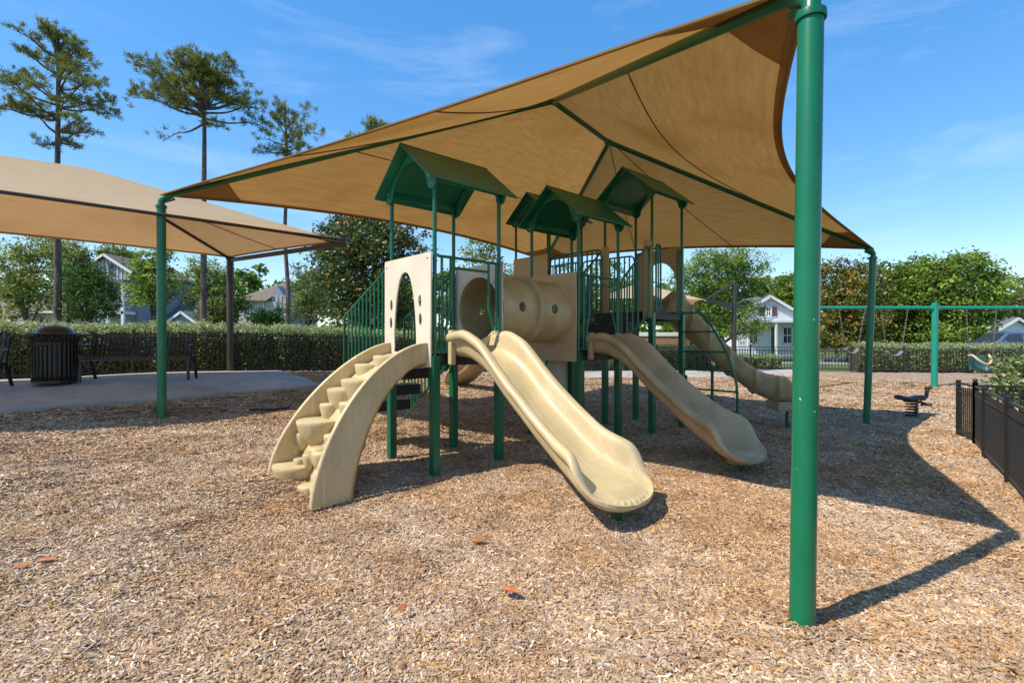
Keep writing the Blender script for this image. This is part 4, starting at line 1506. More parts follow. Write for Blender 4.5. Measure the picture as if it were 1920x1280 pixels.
# ---------------------------------------------------------------- bench
def make_bench(label):
    root = thing('park_bench', label, 'bench', (0, 0, 0), 0, 'black strap benches on the concrete pad')
    Lb, n = 1.68, 23
    prof = [(.47, .42), (.44, .445), (.30, .435), (.12, .425), (.03, .44), (-.02, .50), (-.06, .62), (-.10, .76), (-.12, .83), (-.145, .845)]  # (y forward, z)
    pts = smooth_pts([Vector((0, -y, z)) for y, z in prof], 24)
    m = MB()
    w_ = .038
    rows = []
    for p in pts:
        rows.append([Vector((-w_ / 2, p.y, p.z)), Vector((w_ / 2, p.y, p.z))])
    base = m.grid(rows).build('slat', BLACKM, root, world_coords=False, solid=.006)
    base.location.x = -Lb / 2 + .06
    for i in range(1, n):
        o = base.copy(); COL.objects.link(o); o.location.x = -Lb / 2 + .06 + (Lb - .12) * i / (n - 1)
    for (y, z) in ((.46, .40), (.02, .43), (-.135, .835)):
        MB().bar((-Lb / 2, -y, z), (Lb / 2, -y, z), .035, .03).build('cross_rail', BLACKM, root, world_coords=False)
    for x in (-Lb / 2, Lb / 2):
        e = MB()
        e.tube(smooth_pts([(x, -.50, 0), (x, -.47, .2), (x, -.44, .40)], 8), .028, 8)
        e.tube(smooth_pts([(x, .22, 0), (x, .12, .2), (x, .0, .42), (x, .06, .62), (x, .14, .84)], 14), .028, 8)
        e.bar((x, -.46, .41), (x, .02, .42), .035, .045)
        ef = e.build('end_frame', BLACKM, root, world_coords=False)
        MB().tube(smooth_pts([(x, .07, .66), (x, -.12, .67), (x, -.36, .66), (x, -.45, .62), (x, -.46, .56), (x, -.41, .53), (x, -.38, .57)], 24), .022, 8).build('armrest', BLACKM, ef, world_coords=False)
        MB().tube(smooth_pts([(x, -.42, .38), (x, -.30, .25), (x, -.12, .22), (x, .08, .28)], 16), .016, 8).build('scroll_brace', BLACKM, ef, world_coords=False)
    return root


fdir = math.atan2(5.65, 8.62)
def pz_(x, y): return zt(x, y) + .055


b1 = make_bench('black strap bench standing right of the litter bin')
q = W(270, 712, 9.95)
b1.location = (q.x, q.y, pz_(q.x, q.y)); b1.rotation_euler = (0, 0, .36)
b2_ = copy_tree(b1)
b2_['label'] = 'black strap bench cut off by the left edge, left of the litter bin'
q = W(-112, 722, 8.5)
b2_.location = (q.x, q.y, pz_(q.x, q.y)); b2_.rotation_euler = (0, 0, .36)

# ---------------------------------------------------------------- litter bin
q = W(103, 718, 9.2)
bz = pz_(q.x, q.y)
bin_ = thing('litter_bin', 'black slatted litter bin with domed lid beside the bench', 'litter bin', (q.x, q.y, bz))
MB().lathe([(.001, .06), (.27, .06), (.285, .12), (.285, .78), (.27, .80), (.25, .78), (.25, .10), (.001, .10)], (q.x, q.y, bz), 28).build('liner', BLACKV, bin_)
nb = 30
sl0 = None
for k in range(nb):
    if sl0 is None:
        rows = []
        for r_, z_ in smooth_pts([(.315, .04, 0), (.318, .3, 0), (.318, .62, 0), (.325, .76, 0), (.36, .86, 0), (.385, .885, 0)], 12) and [(p.x, p.y) for p in smooth_pts([(.315, .04, 0), (.318, .3, 0), (.318, .62, 0), (.325, .76, 0), (.36, .86, 0), (.385, .885, 0)], 12)]:
            rows.append([Vector((r_, -.021, z_)), Vector((r_, .021, z_))])
        sl0 = MB().grid(rows).build('slat', BLACKM, bin_, world_coords=False, solid=.008)
        o = sl0
    else:
        o = sl0.copy(); COL.objects.link(o)
    o.rotation_euler = (0, 0, 2 * PI * k / nb)
for (z_, r_) in ((.05, .312), (.72, .312)):
    MB().lathe([(r_, -.02), (r_ + .01, -.02), (r_ + .01, .02), (r_, .02)], (q.x, q.y, bz + z_), 32, closed=True).build('band', BLACKM, bin_)
MB().tube([(q.x + .40 * math.cos(t_), q.y + .40 * math.sin(t_), bz + .885) for t_ in [2 * PI * i / 36 for i in range(36)]], .014, 8, closed=True).build('rim_ring', BLACKM, bin_)
lid = MB().lathe([(.345, .855), (.33, .875), (.28, .90), (.25, .965), (.18, 1.02), (.09, 1.045), (.001, 1.05)], (q.x, q.y, bz), 28).build('dome_lid', BLACKM, bin_)
MB().lathe([(.001, 1.055), (.04, 1.055), (.05, 1.03)], (q.x, q.y, bz), 14).build('lid_knob', BLACKM, lid)

# ---------------------------------------------------------------- swing set and swings
SD = 15.9
sw = thing('swing_set', 'teal single-post swing frame with long top beam at right', 'swing set', (13.1, SD, .16))
zb_ = 2.645
xs = [(1526 - 960) * SD / 960, (1753 - 960) * SD / 960, (1980 - 960) * SD / 960]
MB().tube([(xs[0], SD, zb_), (xs[2], SD, zb_)], .052, 14).build('top_beam', TEAL, sw)
for x in xs:
    g = zt(x, SD)
    po = MB().tube([(x - .02, SD, g - .2), (x, SD, zb_ + .10)], .085, 18).build('post', TEAL, sw)
    MB().lathe([(.086, 0), (.09, .02), (.06, .05), (.001, .06)], (x, SD, zb_ + .10), 18).build('post_cap', TEAL, po)
    MB().box((x, SD, zb_), (.26, .13, .13)).build('beam_clamp', TEAL, po, bevel=.02)


CHAINM = mat('weathered_chain', (0.30, 0.25, 0.21), rough=0.5, metallic=0.5, var=.4, vscale=40)


def chain(a, b, parent):
    """alternate oval links"""
    a, b = Vector(a), Vector(b)
    L = (b - a).length
    n = int(L / .062)
    d = (b - a).normalized()
    x = d.orthogonal().normalized(); y = d.cross(x)
    m = MB()
    for i in range(n):
        c = a + d * (L * (i + .5) / n)
        s = x if i % 2 else y
        m.tube([c + s * (.014 * math.cos(t_)) + d * (.039 * math.sin(t_)) for t_ in [2 * PI * k / 6 for k in range(6)]], .0065, 4, closed=True)
    o = m.build('chain', CHAINM, parent)
    return o


def belt_swing(label, x0, x1, s0, s1, ys):
    g = W((s0 + s1) / 2, ys, SD)
    r = thing('belt_swing', label, 'swing', (g.x, SD, g.z), group='belt swings hanging from the teal beam')
    for a, b in ((x0, s0), (x1, s1)):
        p0 = W(a, 584, SD); p0.z = zb_ - .05
        MB().tube([p0 + Vector((0, 0, .07)), p0 + Vector((0, 0, -.04))], .02, 8).build('hanger', STEEL, r)
        chain(p0 + Vector((0, 0, -.03)), W(b, ys - 10, SD), r)
    l, rr_ = W(s0, ys - 10, SD), W(s1, ys - 10, SD)
    rows = []
    for i in range(17):
        t = i / 16
        p = l.lerp(rr_, t) - ZUP * (.22 * 4 * t * (1 - t) * (1 - .3 * 4 * t * (1 - t)))
        rows.append([p + Vector((0, -.085, 0)), p + Vector((0, .085, 0))])
    MB().grid(rows).build('belt_seat', mat_seat, r, solid=.035)
    return r


mat_seat = mat('dark_rubber', (0.17, 0.185, 0.195), rough=.6, var=.3, vscale=12)
belt_swing('dark belt swing hanging between the near and the far green canopy posts', 1574, 1622, 1584, 1608, 663)
belt_swing('dark belt swing hanging between the far green canopy post and the teal post', 1652, 1702, 1662, 1690, 668)

# bucket swing with moulded teal shell and beige yoke
g = W(1838, 690, SD)
bk = thing('bucket_swing', 'teal moulded bucket swing with beige restraint yoke right of the teal post', 'swing', (g.x, SD, g.z))
TEALP = mat('dark_teal_plastic', (0.02, 0.10, 0.10), rough=.4, var=.2)
for a, b in ((1812, 1817), (1868, 1861)):
    p0 = W(a, 584, SD); p0.z = zb_ - .05
    MB().tube([p0 + Vector((0, 0, .07)), p0 + Vector((0, 0, -.04))], .02, 8).build('hanger', STEEL, bk)
    chain(p0 + Vector((0, 0, -.03)), W(b, 670, SD), bk)
cx_ = W(1838, 680, SD)
rows = []
for i in range(13):
    t = -1 + 2 * i / 12
    r = []
    for k in range(9):
        u = k / 8
        # shell: back panel curving forward into the seat
        y = .20 - .42 * max(0, (u - .45)) / .55 - .03 * math.sin(u * PI)
        z = .22 - .48 * min(u, .55) / .55 * 1.0 + .05 * max(0, u - .8)
        r.append(cx_ + Vector((t * (.27 - .06 * abs(u - .4)), y - .07 * t * t, z + .10 * t * t * (1 if u > .5 else .2))))
    rows.append(r)
MB().grid(rows).build('bucket_shell', TEALP, bk, solid=.03, subsurf=1)
yk = smooth_pts([cx_ + Vector(v) for v in ((-.34, .05, .22), (-.26, -.02, .23), (-.20, -.15, .10), (-.10, -.22, .00), (0, -.23, -.03), (.10, -.22, .0), (.20, -.15, .10), (.26, -.02, .23), (.34, .05, .22))], 40)
MB().tube(yk, .035, 10).build('restraint_yoke', BEIGE, bk)
MB().tube([cx_ + Vector((0, -.23, -.02)), cx_ + Vector((0, -.22, -.20))], [.035, .025], 10).build('yoke_strap', BEIGE, bk)

# ---------------------------------------------------------------- spring rider
q = W(1710, 783, 11.3)
gz = zt(q.x, q.y)
rd = thing('spring_rider', 'small dark spring rider with handlebars in the sun at right', 'spring rider', (q.x, q.y, gz))
RIDM = mat('bronze_plastic', (0.065, 0.055, 0.045), rough=.4, var=.4, vscale=8)
SPRM = mat('dark_spring', (0.03, 0.028, 0.027), rough=.45, var=.3)
MB().lathe([(.001, -.02), (.17, -.02), (.17, .02), (.12, .03), (.001, .03)], (q.x, q.y, gz + .02), 18).build('base_plate', SPRM, rd)
MB().tube([(q.x + .105 * math.cos(t_), q.y + .105 * math.sin(t_), gz + .04 + .30 * t_ / (10 * PI)) for t_ in [10 * PI * i / 90 for i in range(91)]], .017, 7).build('coil_spring', SPRM, rd)
MB().box((q.x, q.y, gz + .36), (.26, .2, .03)).build('top_plate', SPRM, rd, bevel=.006)
seat_rows = []
for i in range(14):
    t = i / 13
    x = lerp(-.30, .26, t)
    w_ = .13 * (1 - .45 * max(0, t - .5) / .5)
    zc = .43 + .03 * math.cos(t * 2.4 * PI) * .6
    seat_rows.append([Vector((q.x + x, q.y + w_ * math.cos(a_), gz + zc + .055 * math.sin(a_))) for a_ in [2 * PI * k / 12 for k in range(12)]])
m = MB().grid(seat_rows, wrap=True)
m.add(seat_rows[0], [tuple(range(12))[::-1]]); m.add(seat_rows[-1], [tuple(range(12))])
m.build('seat', RIDM, rd)
nk = MB().tube(smooth_pts([(q.x + .18, q.y, gz + .42), (q.x + .30, q.y, gz + .46), (q.x + .33, q.y, gz + .56), (q.x + .36, q.y, gz + .66)], 12), [.05] * 4 + [.04] * 8, 10).build('neck', RIDM, rd)
for (zz1, xx1, nm, ln) in ((.655, .37, 'handlebar', .19), (.29, .33, 'footrest', .24)):
    h = MB()
    h.tube([(q.x + xx1 - .12, q.y - ln, gz + zz1 + .03), (q.x + xx1 + .10, q.y + ln, gz + zz1 - .02)], .02, 8)
    h.ball((q.x + xx1 - .12, q.y - ln, gz + zz1 + .03), .04); h.ball((q.x + xx1 + .10, q.y + ln, gz + zz1 - .02), .04)
    h.build(nm, RIDM, rd)
MB().tube([(q.x + .05, q.y, gz + .37), (q.x + .22, q.y, gz + .34), (q.x + .33, q.y, gz + .29)], .028, 8).build('footrest_stem', RIDM, rd)

# ---------------------------------------------------------------- fallen leaves
LEAFO = mat('dry_leaf', (0.52, 0.16, 0.03), rough=.6, col2=(0.34, 0.10, 0.02), vscale=40)
for px, py, rz, ln, lab in ((88, 1073, .2, .085, 'dry orange leaf on the wood chips, right one of a pair at far left'),
                            (41, 1085, .5, .07, 'dry orange leaf on the wood chips, left one of a pair at far left'),
                            (898, 1023, .1, .085, 'dry orange leaf on the wood chips, farthest of the central three'),
                            (958, 1121, -.6, .09, 'dry curled orange leaf on the wood chips below the near slide'),
                            (754, 1153, .9, .055, 'dry orange leaf on the wood chips, nearest the camera')):
    D = 1.6 * 960 / (py - 640)
    p = W(px, py, D)
    rows = []
    for i in range(9):
        t = i / 8
        w_ = .5 * ln * .62 * math.sin(PI * t) ** .8
        c = Vector((ln * (t - .5) * 1.5, 0, .018 + .05 * ln * math.sin(t * 5) + .12 * ln * t))
        rows.append([c + Vector((0, k * w_, abs(k) * w_ * .55 + (.2 * w_ * math.sin(t * 9) if k > 0 else 0))) for k in (-1, -.5, 0, .5, 1)])
    o = MB().grid(rows).build('fallen_leaf', LEAFO, None, solid=.0015)
    o.location = (p.x, p.y, zt(p.x, p.y) + .034)
    o.rotation_euler = (.15, -.1, rz)
    tag(o, lab, 'leaf', 'dry leaves on the wood chips')

# black rubber strip lying by the pad
q = W(503, 744, 8.9)
cp = smooth_pts([(q.x - .28, q.y - .1, zt(q.x, q.y) + .06), (q.x - .1, q.y, zt(q.x, q.y) + .05), (q.x + .1, q.y + .02, zt(q.x, q.y) + .055), (q.x + .32, q.y + .12, zt(q.x, q.y) + .07)], 12)
o = MB().grid([[p + Vector((-.02, .05, .0)), p + Vector((0, 0, .018)), p + Vector((.02, -.05, 0))] for p in cp]).build('rubber_strip', BLACKV, None, solid=.012)
tag(o, 'black rubber strip lying in the chips beside the concrete pad', 'rubber strip')

# ---------------------------------------------------------------- foliage
def leaf_mesh(name, C, size, aspect=.5, up=.35, tint=None, m=None, parent=None, fold=0.0, nrm=None, size_var=.35):
    """one rhombus per leaf at centres C (n,3)"""
    n = len(C)
    d = RNG.normal(size=(n, 3)); d[:, 2] *= .7
    d /= np.linalg.norm(d, axis=1)[:, None]
    nn = RNG.normal(size=(n, 3)); nn[:, 2] = np.abs(nn[:, 2]) + up
    if nrm is not None: nn = nn * .9 + nrm * .6
    s = np.cross(d, nn); s /= (np.linalg.norm(s, axis=1)[:, None] + 1e-9)
    L = (size * RNG.uniform(1 - size_var, 1 + size_var, n))[:, None]
    V = np.stack([C - d * L * .5, C + s * L * aspect * .5 - d * L * .05, C + d * L * .5, C - s * L * aspect * .5 - d * L * .05], 1).reshape(-1, 3)
    me = bpy.data.meshes.new(name)
    me.vertices.add(4 * n); me.loops.add(4 * n); me.polygons.add(n)
    me.vertices.foreach_set('co', V.astype('f').ravel())
    me.loops.foreach_set('vertex_index', np.arange(4 * n, dtype='i'))
    me.polygons.foreach_set('loop_start', np.arange(0, 4 * n, 4, dtype='i'))
    me.polygons.foreach_set('loop_total', np.full(n, 4, 'i'))
    me.update()
    if tint is None: tint = RNG.uniform(0, 1, n)
    at = me.attributes.new('tint', 'FLOAT', 'POINT')
    at.data.foreach_set('value', np.repeat(np.clip(tint, 0, 1), 4).astype('f'))
    return mesh_obj(name, me, m, parent)


L_OAK = leaf_mat('oak_leaf', (0.068, 0.115, 0.016), (0.181, 0.257, 0.041), (0.379, 0.432, 0.073), trans=.42)
L_BRIGHT = leaf_mat('bright_leaf', (0.075, 0.125, 0.02), (0.235, 0.345, 0.055), (0.46, 0.56, 0.11), trans=.42)
L_PALE = leaf_mat('pale_leaf', (0.121, 0.155, 0.037), (0.272, 0.311, 0.081), (0.514, 0.513, 0.154), trans=.42)
L_PINE = leaf_mat('pine_needle', (0.083, 0.108, 0.018), (0.212, 0.223, 0.041), (0.393, 0.378, 0.073), trans=.3)
L_DARK = leaf_mat('dark_conifer', (0.038, 0.088, 0.016), (0.091, 0.169, 0.031), (0.181, 0.270, 0.049), trans=.25)
L_MAG = leaf_mat('magnolia_leaf', (0.045, 0.075, 0.022), (0.115, 0.165, 0.045), (0.62, 0.26, 0.06), trans=.2, rough=.4, spec=.3)
L_MAGO = leaf_mat('orange_magnolia_leaf', (0.055, 0.10, 0.022), (0.14, 0.19, 0.045), (0.78, 0.28, 0.03), trans=.25, rough=.45, spec=.3)
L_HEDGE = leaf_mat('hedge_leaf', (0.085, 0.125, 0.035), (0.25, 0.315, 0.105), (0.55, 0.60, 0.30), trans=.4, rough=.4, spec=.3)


def crown_points(lobes, n, clump, per=None, hollow=.55):
    """lobes: (centre, rx, ry, rz); leaves gather in clumps spread through the outer volume; returns centres + tint"""
    vol = np.array([l[1] * l[2] * l[3] for l in lobes]) ** .67
    vol = vol / vol.sum()
    per = per or 34
    k = max(1, n // per)
    which = RNG.choice(len(lobes), k, p=vol)
    u = RNG.normal(size=(k, 3)); u /= np.linalg.norm(u, axis=1)[:, None]
    r = RNG.uniform(hollow ** 3, 1, k) ** (1 / 3)
    Cc = np.array([l[0] for l in lobes])[which] + u * r[:, None] * np.array([[l[1], l[2], l[3]] for l in lobes])[which]
    cs = clump * RNG.uniform(.55, 1.35, k)
    C = np.repeat(Cc, per, 0) + RNG.normal(size=(k * per, 3)) * np.repeat(cs, per)[:, None] * np.array([1, 1, .6]) * .6
    t = np.repeat(RNG.uniform(.0, .85, k), per) + RNG.normal(0, .16, k * per)
    return C, t, Cc


def limbs(root, base, tops, trunk_r, m, H0, wig=.15, n_limb=14):
    """tapered trunk and limbs that reach into the crown"""
    base = Vector(base)
    top = Vector(tops.mean(0)); top.z = float(np.percentile(tops[:, 2], 70))
    ctrl_ = [base, base.lerp(top, .3) + Vector((random.uniform(-wig, wig), random.uniform(-wig, wig), 0)), base.lerp(top, .65) + Vector((random.uniform(-wig, wig), random.uniform(-wig, wig), 0)), top]
    tp = smooth_pts(ctrl_, 16)
    mbt = MB().tube(tp, [trunk_r * (1.25 if i == 0 else 1 - .8 * i / 15) for i in range(16)], 9)
    tr = mbt.build('trunk', m, root)
    for i in range(min(n_limb, len(tops))):
        e = Vector(tops[RNG.integers(len(tops))])
        f = random.uniform(.3, .85)
        s = tp[int(f * 15)]
        if e.z < s.z - .3: s = tp[max(2, int(f * 9))]
        mid_ = s.lerp(e, .5) + Vector((0, 0, .12 * (e - s).length))
        MB().tube(smooth_pts([s, mid_, e], 8), [trunk_r * (1 - .75 * f) * (.55 - .45 * j / 7) + .012 for j in range(8)], 6).build('limb', m, tr)


def broadleaf(name, label, cat, lobes_px, D, base_px, leafm, n, leaf, clump, trunk_r=.15, dz=.8, bark=None, group=None, aspect=.55, hollow=.5, gz=None, tint_fn=None, per=34, n_limb=14):
    """lobes_px: (cx, cy, rx, ry [, depth shift]) of the crown in the photo's pixels at distance D"""
    s = D / 960
    lobes = []
    for l in lobes_px:
        dd = l[4] if len(l) > 4 else random.uniform(-.4, .4) * l[2] * s
        c = W(l[0], l[1], D); c.y += dd
        lobes.append((np.array(c), l[2] * s, max(l[2], l[3]) * s * dz, l[3] * s))
    b = W(base_px, 640, D)
    b.z = zt(b.x, b.y) if gz is None else gz
    root = thing(name, label, cat, b, 0, group)
    C, t, Cc = crown_points(lobes, n, clump, per, hollow)
    C[:, 2] = np.maximum(C[:, 2], b.z + .1)
    if tint_fn is not None: t = tint_fn(C, t)
    leaf_mesh('crown', C, leaf, aspect, .4, t, leafm, root)
    limbs(root, b - Vector((0, 0, .1)), Cc, trunk_r, bark or BARK2, 0, n_limb=n_limb)
    return root


def pine(label, D, tx, top_y, limbs_px, trunk_px, tuft=.34, seed=1, dens=1.0, spread=1.0):
    random.seed(seed)
    rs = np.random.default_rng(seed)
    sc = D / 40
    tuft *= sc
    b = W(tx, 640, D); b.z = zt(b.x, b.y)
    root = thing('pine_tree', label, 'tree', b, 0, 'tall pines against the sky')
    top = W(tx, top_y, D)
    tr_r = trunk_px * D / 960 / 2
    lean = [Vector((b.x + random.uniform(-.1, .1), b.y, lerp(b.z - .2, top.z, t))) for t in (0, .25, .5, .75, 1)]
    tp = smooth_pts(lean, 20)
    tr = MB().tube(tp, [tr_r * (1.25 if i == 0 else 1.08 - .72 * (i / 19) ** 1.6) for i in range(20)], 12).build('trunk', BARK, root)

    def trunk_at(z):
        for p, q in zip(tp, tp[1:]):
            if p.z <= z <= q.z: return p.lerp(q, (z - p.z) / (q.z - p.z))
        return tp[-1]
    tips, dirs = [], []
    allb = []
    for k, (sy, ex, ey, bare) in enumerate(limbs_px):
        s = trunk_at(W(tx, sy, D).z)
        e = W(ex, ey, D)
        dx = abs(e.x - s.x)
        e.y += random.uniform(-1, 1) * (.35 * dx + .9 * sc) * spread
        allb.append((s, e, bare))
        # limbs the picture shows end on, towards and away from the viewer
        if not bare and k % 2 == 0:
            e2 = Vector((s.x + (e.x - s.x) * random.uniform(-.35, .35), s.y + random.choice([-1, 1]) * max(dx, 1.2 * sc) * random.uniform(.6, 1.0), e.z + random.uniform(-.3, .3) * sc))
            allb.append((s, e2, 0))
    for (s, e, bare) in allb:
        L = (e - s).length
        c1 = s.lerp(e, .35) + Vector((0, 0, -.02 * L)); c2 = s.lerp(e, .7) + Vector((random.uniform(-.05, .05) * L, 0, .05 * L))
        bp = smooth_pts([s, c1, c2, e], 12)
        lb = MB().tube(bp, [max(.018 * sc, tr_r * .42 * (1 - .85 * j / 11)) for j in range(12)], 6).build('limb', BARK, tr)
        nt = int((5 + L / sc * 5.5) * dens)
        twig = MB()
        for j in range(nt):
            f = random.uniform(.42, 1.0) if not bare else random.uniform(.7, 1)
            p = bp[min(11, int(f * 11))].lerp(bp[min(11, int(f * 11) + 1)], random.random())
            w_ = .16 * L * (1.15 - f) + .28 * sc
            q = p + Vector((random.gauss(0, w_), random.gauss(0, w_), abs(random.gauss(0, w_ * .55)) + .05 * sc))
            if random.random() < .5: twig.tube([p, p.lerp(q, .5) + Vector((0, 0, -.03)), q], [.016 * sc, .012 * sc, .008 * sc], 4, caps=False)
            if bare and random.random() < .85: continue
            tips.append(q); dirs.append(((q - p).normalized() + Vector((0, 0, .4))).normalized())
        if twig.v: twig.build('twigs', BARK, lb)['kind'] = 'stuff'
    T_ = np.array(tips); Dd = np.array(dirs)
    per = 30
    k = len(T_)
    base_ = np.repeat(T_, per, 0)
    dv = np.repeat(Dd, per, 0) + rs.normal(0, .75, (k * per, 3))
    dv /= np.linalg.norm(dv, axis=1)[:, None]
    L = tuft * rs.uniform(.6, 1.15, (k * per, 1))
    sd = np.cross(dv, rs.normal(size=dv.shape)); sd /= np.linalg.norm(sd, axis=1)[:, None]
    base_ = base_ + rs.normal(0, .09 * sc, base_.shape)
    V = np.stack([base_ - sd * .024 * sc, base_ + sd * .024 * sc, base_ + dv * L], 1).reshape(-1, 3)
    n = k * per
    me = bpy.data.meshes.new('crown')
    me.vertices.add(3 * n); me.loops.add(3 * n); me.polygons.add(n)
    me.vertices.foreach_set('co', V.astype('f').ravel())
    me.loops.foreach_set('vertex_index', np.arange(3 * n, dtype='i'))
    me.polygons.foreach_set('loop_start', np.arange(0, 3 * n, 3, dtype='i'))
    me.polygons.foreach_set('loop_total', np.full(n, 3, 'i'))
    me.update()
    t = np.repeat(np.repeat(rs.uniform(.1, .8, k), per) + rs.normal(0, .15, n), 3)
    me.attributes.new('tint', 'FLOAT', 'POINT').data.foreach_set('value', np.clip(t, 0, 1).astype('f'))
    mesh_obj('crown', me, L_PINE, root)
    return root


pine('tall pine with layered crown at the far left', 24, 108, 60,
     [(110, 62, 78, 0), (118, 22, 84, 0), (132, 150, 82, 0), (150, 186, 132, 0), (168, 216, 182, 0), (172, 165, 150, 0), (186, 22, 126, 0), (198, 2, 160, 0), (202, 196, 186, 0),
      (218, -24, 214, 0), (226, 4, 196, 0), (222, 142, 202, 0), (246, 172, 236, 0), (252, 62, 212, 0), (264, 56, 268, 0), (266, 150, 238, 0), (100, 108, 56, 0), (118, 92, 62, 0), (92, 128, 72, 0),
      (215, 40, 200, 0), (140, 60, 110, 0), (160, 130, 115, 0), (190, 70, 165, 0)], 12, seed=3)
pine('tall pine with rounded umbrella crown and one dead limb, second from left', 26, 380, 112,
     [(232, 268, 246, 1), (218, 286, 208, 0), (212, 264, 176, 0), (206, 290, 150, 0), (202, 274, 132, 0), (206, 330, 116, 0), (196, 360, 108, 0), (196, 402, 108, 0), (206, 430, 122, 0),
      (212, 470, 182, 0), (222, 482, 224, 0), (226, 420, 250, 0), (202, 446, 152, 0), (216, 310, 186, 0), (192, 350, 130, 0), (196, 420, 150, 0), (202, 300, 162, 0), (190, 380, 112, 0),
      (205, 455, 200, 0), (195, 325, 140, 0), (200, 440, 128, 0), (215, 345, 216, 0), (190, 400, 130, 0)], 11, seed=5)
pine('thin pine with sparse crown behind the ochre canopy edge', 27, 537, 198,
     [(232, 540, 202, 0), (242, 574, 206, 0), (252, 602, 256, 0), (266, 580, 270, 0), (286, 490, 294, 0), (272, 502, 272, 0), (242, 515, 214, 0), (262, 560, 240, 0), (282, 574, 290, 0), (252, 525, 236, 0), (300, 560, 300, 0)], 8, seed=8, dens=.8)
pine('pine whose top just shows over the ochre canopy', 44, 703, 232,
     [(262, 690, 240, 0), (262, 722, 236, 0), (275, 672, 252, 0), (280, 740, 262, 0), (290, 668, 280, 0), (255, 705, 230, 0)], 8, seed=9)
random.seed(21)

# magnolias with orange leaf undersides
broadleaf('magnolia_tree', 'magnolia with rusty orange leaf undersides behind the hedge, left of the front tower', 'tree',
          [(690, 500, 92, 92), (640, 480, 50, 60), (750, 480, 60, 70), (690, 430, 50, 40), (700, 580, 90, 50), (610, 430, 18, 14), (640, 410, 24, 16)], 21, 690, L_MAG, 26000, .16, .34, .14, aspect=.48, hollow=.35,
          tint_fn=lambda C, t: np.where(RNG.uniform(size=len(t)) < .10, .85, np.minimum(t * .8, .5)))
broadleaf('magnolia_tree', 'magnolia with bright orange new leaves behind the near green post', 'tree',
          [(1590, 560, 42, 80), (1575, 520, 30, 40), (1600, 605, 50, 50), (1610, 545, 34, 50), (1555, 590, 34, 60), (1580, 635, 50, 30)], 27, 1590, L_MAGO, 19000, .17, .34, .14, aspect=.5, hollow=.3,
          tint_fn=lambda C, t: np.where(RNG.uniform(size=len(t)) < .08, .92, np.minimum(t, .6)))

# street trees, left to right
broadleaf('street_tree', 'airy pale green tree at the left edge under the tan canopy', 'tree', [(30, 500, 62, 55), (10, 560, 60, 45), (70, 540, 50, 50), (60, 470, 45, 35)], 27, 45, L_PALE, 9000, .16, .38, .11, hollow=.2)
broadleaf('street_tree', 'leafy green tree with pale leaves just right of the first pine trunk', 'tree', [(125, 500, 34, 40), (145, 480, 22, 24), (110, 470, 26, 30), (130, 540, 30, 30)], 33, 125, L_PALE, 5500, .18, .4, .12, hollow=.2)
broadleaf('juniper', 'dense dark green conifer in front of the gabled grey house', 'tree', [(168, 560, 54, 44), (175, 530, 44, 34), (160, 508, 30, 16), (140, 580, 35, 30), (205, 575, 28, 28)], 25, 170, L_DARK, 11000, .15, .3, .15, hollow=.3, aspect=.3)
broadleaf('street_tree', 'light green slender tree right of the gabled grey house', 'tree', [(285, 520, 36, 40), (275, 490, 22, 22), (300, 560, 26, 24), (265, 545, 26, 28), (295, 480, 18, 14)], 32, 280, L_BRIGHT, 5500, .19, .4, .1, hollow=.2)
broadleaf('street_tree', 'pale feathery tree top rising above the gable roof', 'tree', [(215, 475, 26, 14), (200, 485, 18, 10), (235, 482, 16, 12)], 60, 215, L_OAK, 2600, .3, .6, .16)
broadleaf('street_tree', 'dark bushy tree with drooping branches between two pine trunks', 'tree', [(415, 550, 40, 50), (400, 510, 28, 28), (355, 540, 34, 34), (440, 575, 26, 30), (375, 500, 22, 18), (395, 590, 40, 20)], 32, 400, L_OAK, 9000, .19, .4, .14, hollow=.25, aspect=.35)
broadleaf('street_tree', 'grey green bushy tree in front of the taupe roofed house', 'tree', [(580, 550, 36, 48), (565, 520, 24, 24), (600, 575, 26, 34), (555, 580, 26, 30)], 30, 580, L_PALE, 6500, .17, .36, .12, hollow=.25, aspect=.4)
broadleaf('street_tree', 'low rounded shrub tree at the foot of the taupe roofed house', 'tree', [(507, 593, 24, 16), (500, 600, 28, 12)], 28, 507, L_DARK, 1800, .16, .3, .08)
broadleaf('oak_tree', 'soft grey green oak seen between the front and middle towers', 'tree', [(905, 520, 52, 60), (870, 560, 46, 60), (950, 560, 50, 60), (905, 470, 36, 26), (1000, 590, 60, 50)], 31, 905, L_PALE, 11000, .19, .42, .2, hollow=.3)
broadleaf('oak_tree', 'dark green tree behind the tunnel and back tower', 'tree', [(1060, 570, 70, 70), (1130, 560, 60, 70), (1000, 600, 50, 50), (1200, 590, 60, 50), (1100, 620, 80, 40)], 40, 1080, L_OAK, 15000, .24, .5, .2, hollow=.3)
broadleaf('cypress_tree', 'feathery bright green tree right of the far tower', 'tree', [(1370, 545, 66, 74), (1330, 520, 50, 54), (1400, 510, 40, 42), (1310, 590, 50, 50), (1390, 605, 44, 40), (1350, 490, 50, 24), (1285, 550, 40, 60), (1345, 615, 50, 30)], 27, 1365, L_BRIGHT, 27000, .17, .36, .16, hollow=.25, aspect=.3)
broadleaf('oak_tree', 'rounded tree behind the white cottage roof', 'tree', [(1480, 540, 34, 26), (1460, 555, 24, 22), (1510, 550, 30, 26)], 62, 1480, L_OAK, 3600, .36, .7, .2)
broadleaf('oak_tree', 'green oak with dark trunk behind the belt swings', 'tree', [(1690, 560, 58, 60), (1660, 530, 44, 40), (1720, 515, 44, 36), (1650, 600, 46, 46), (1730, 600, 50, 46), (1690, 625, 70, 28)], 36, 1695, L_OAK, 21000, .22, .45, .22, hollow=.3)
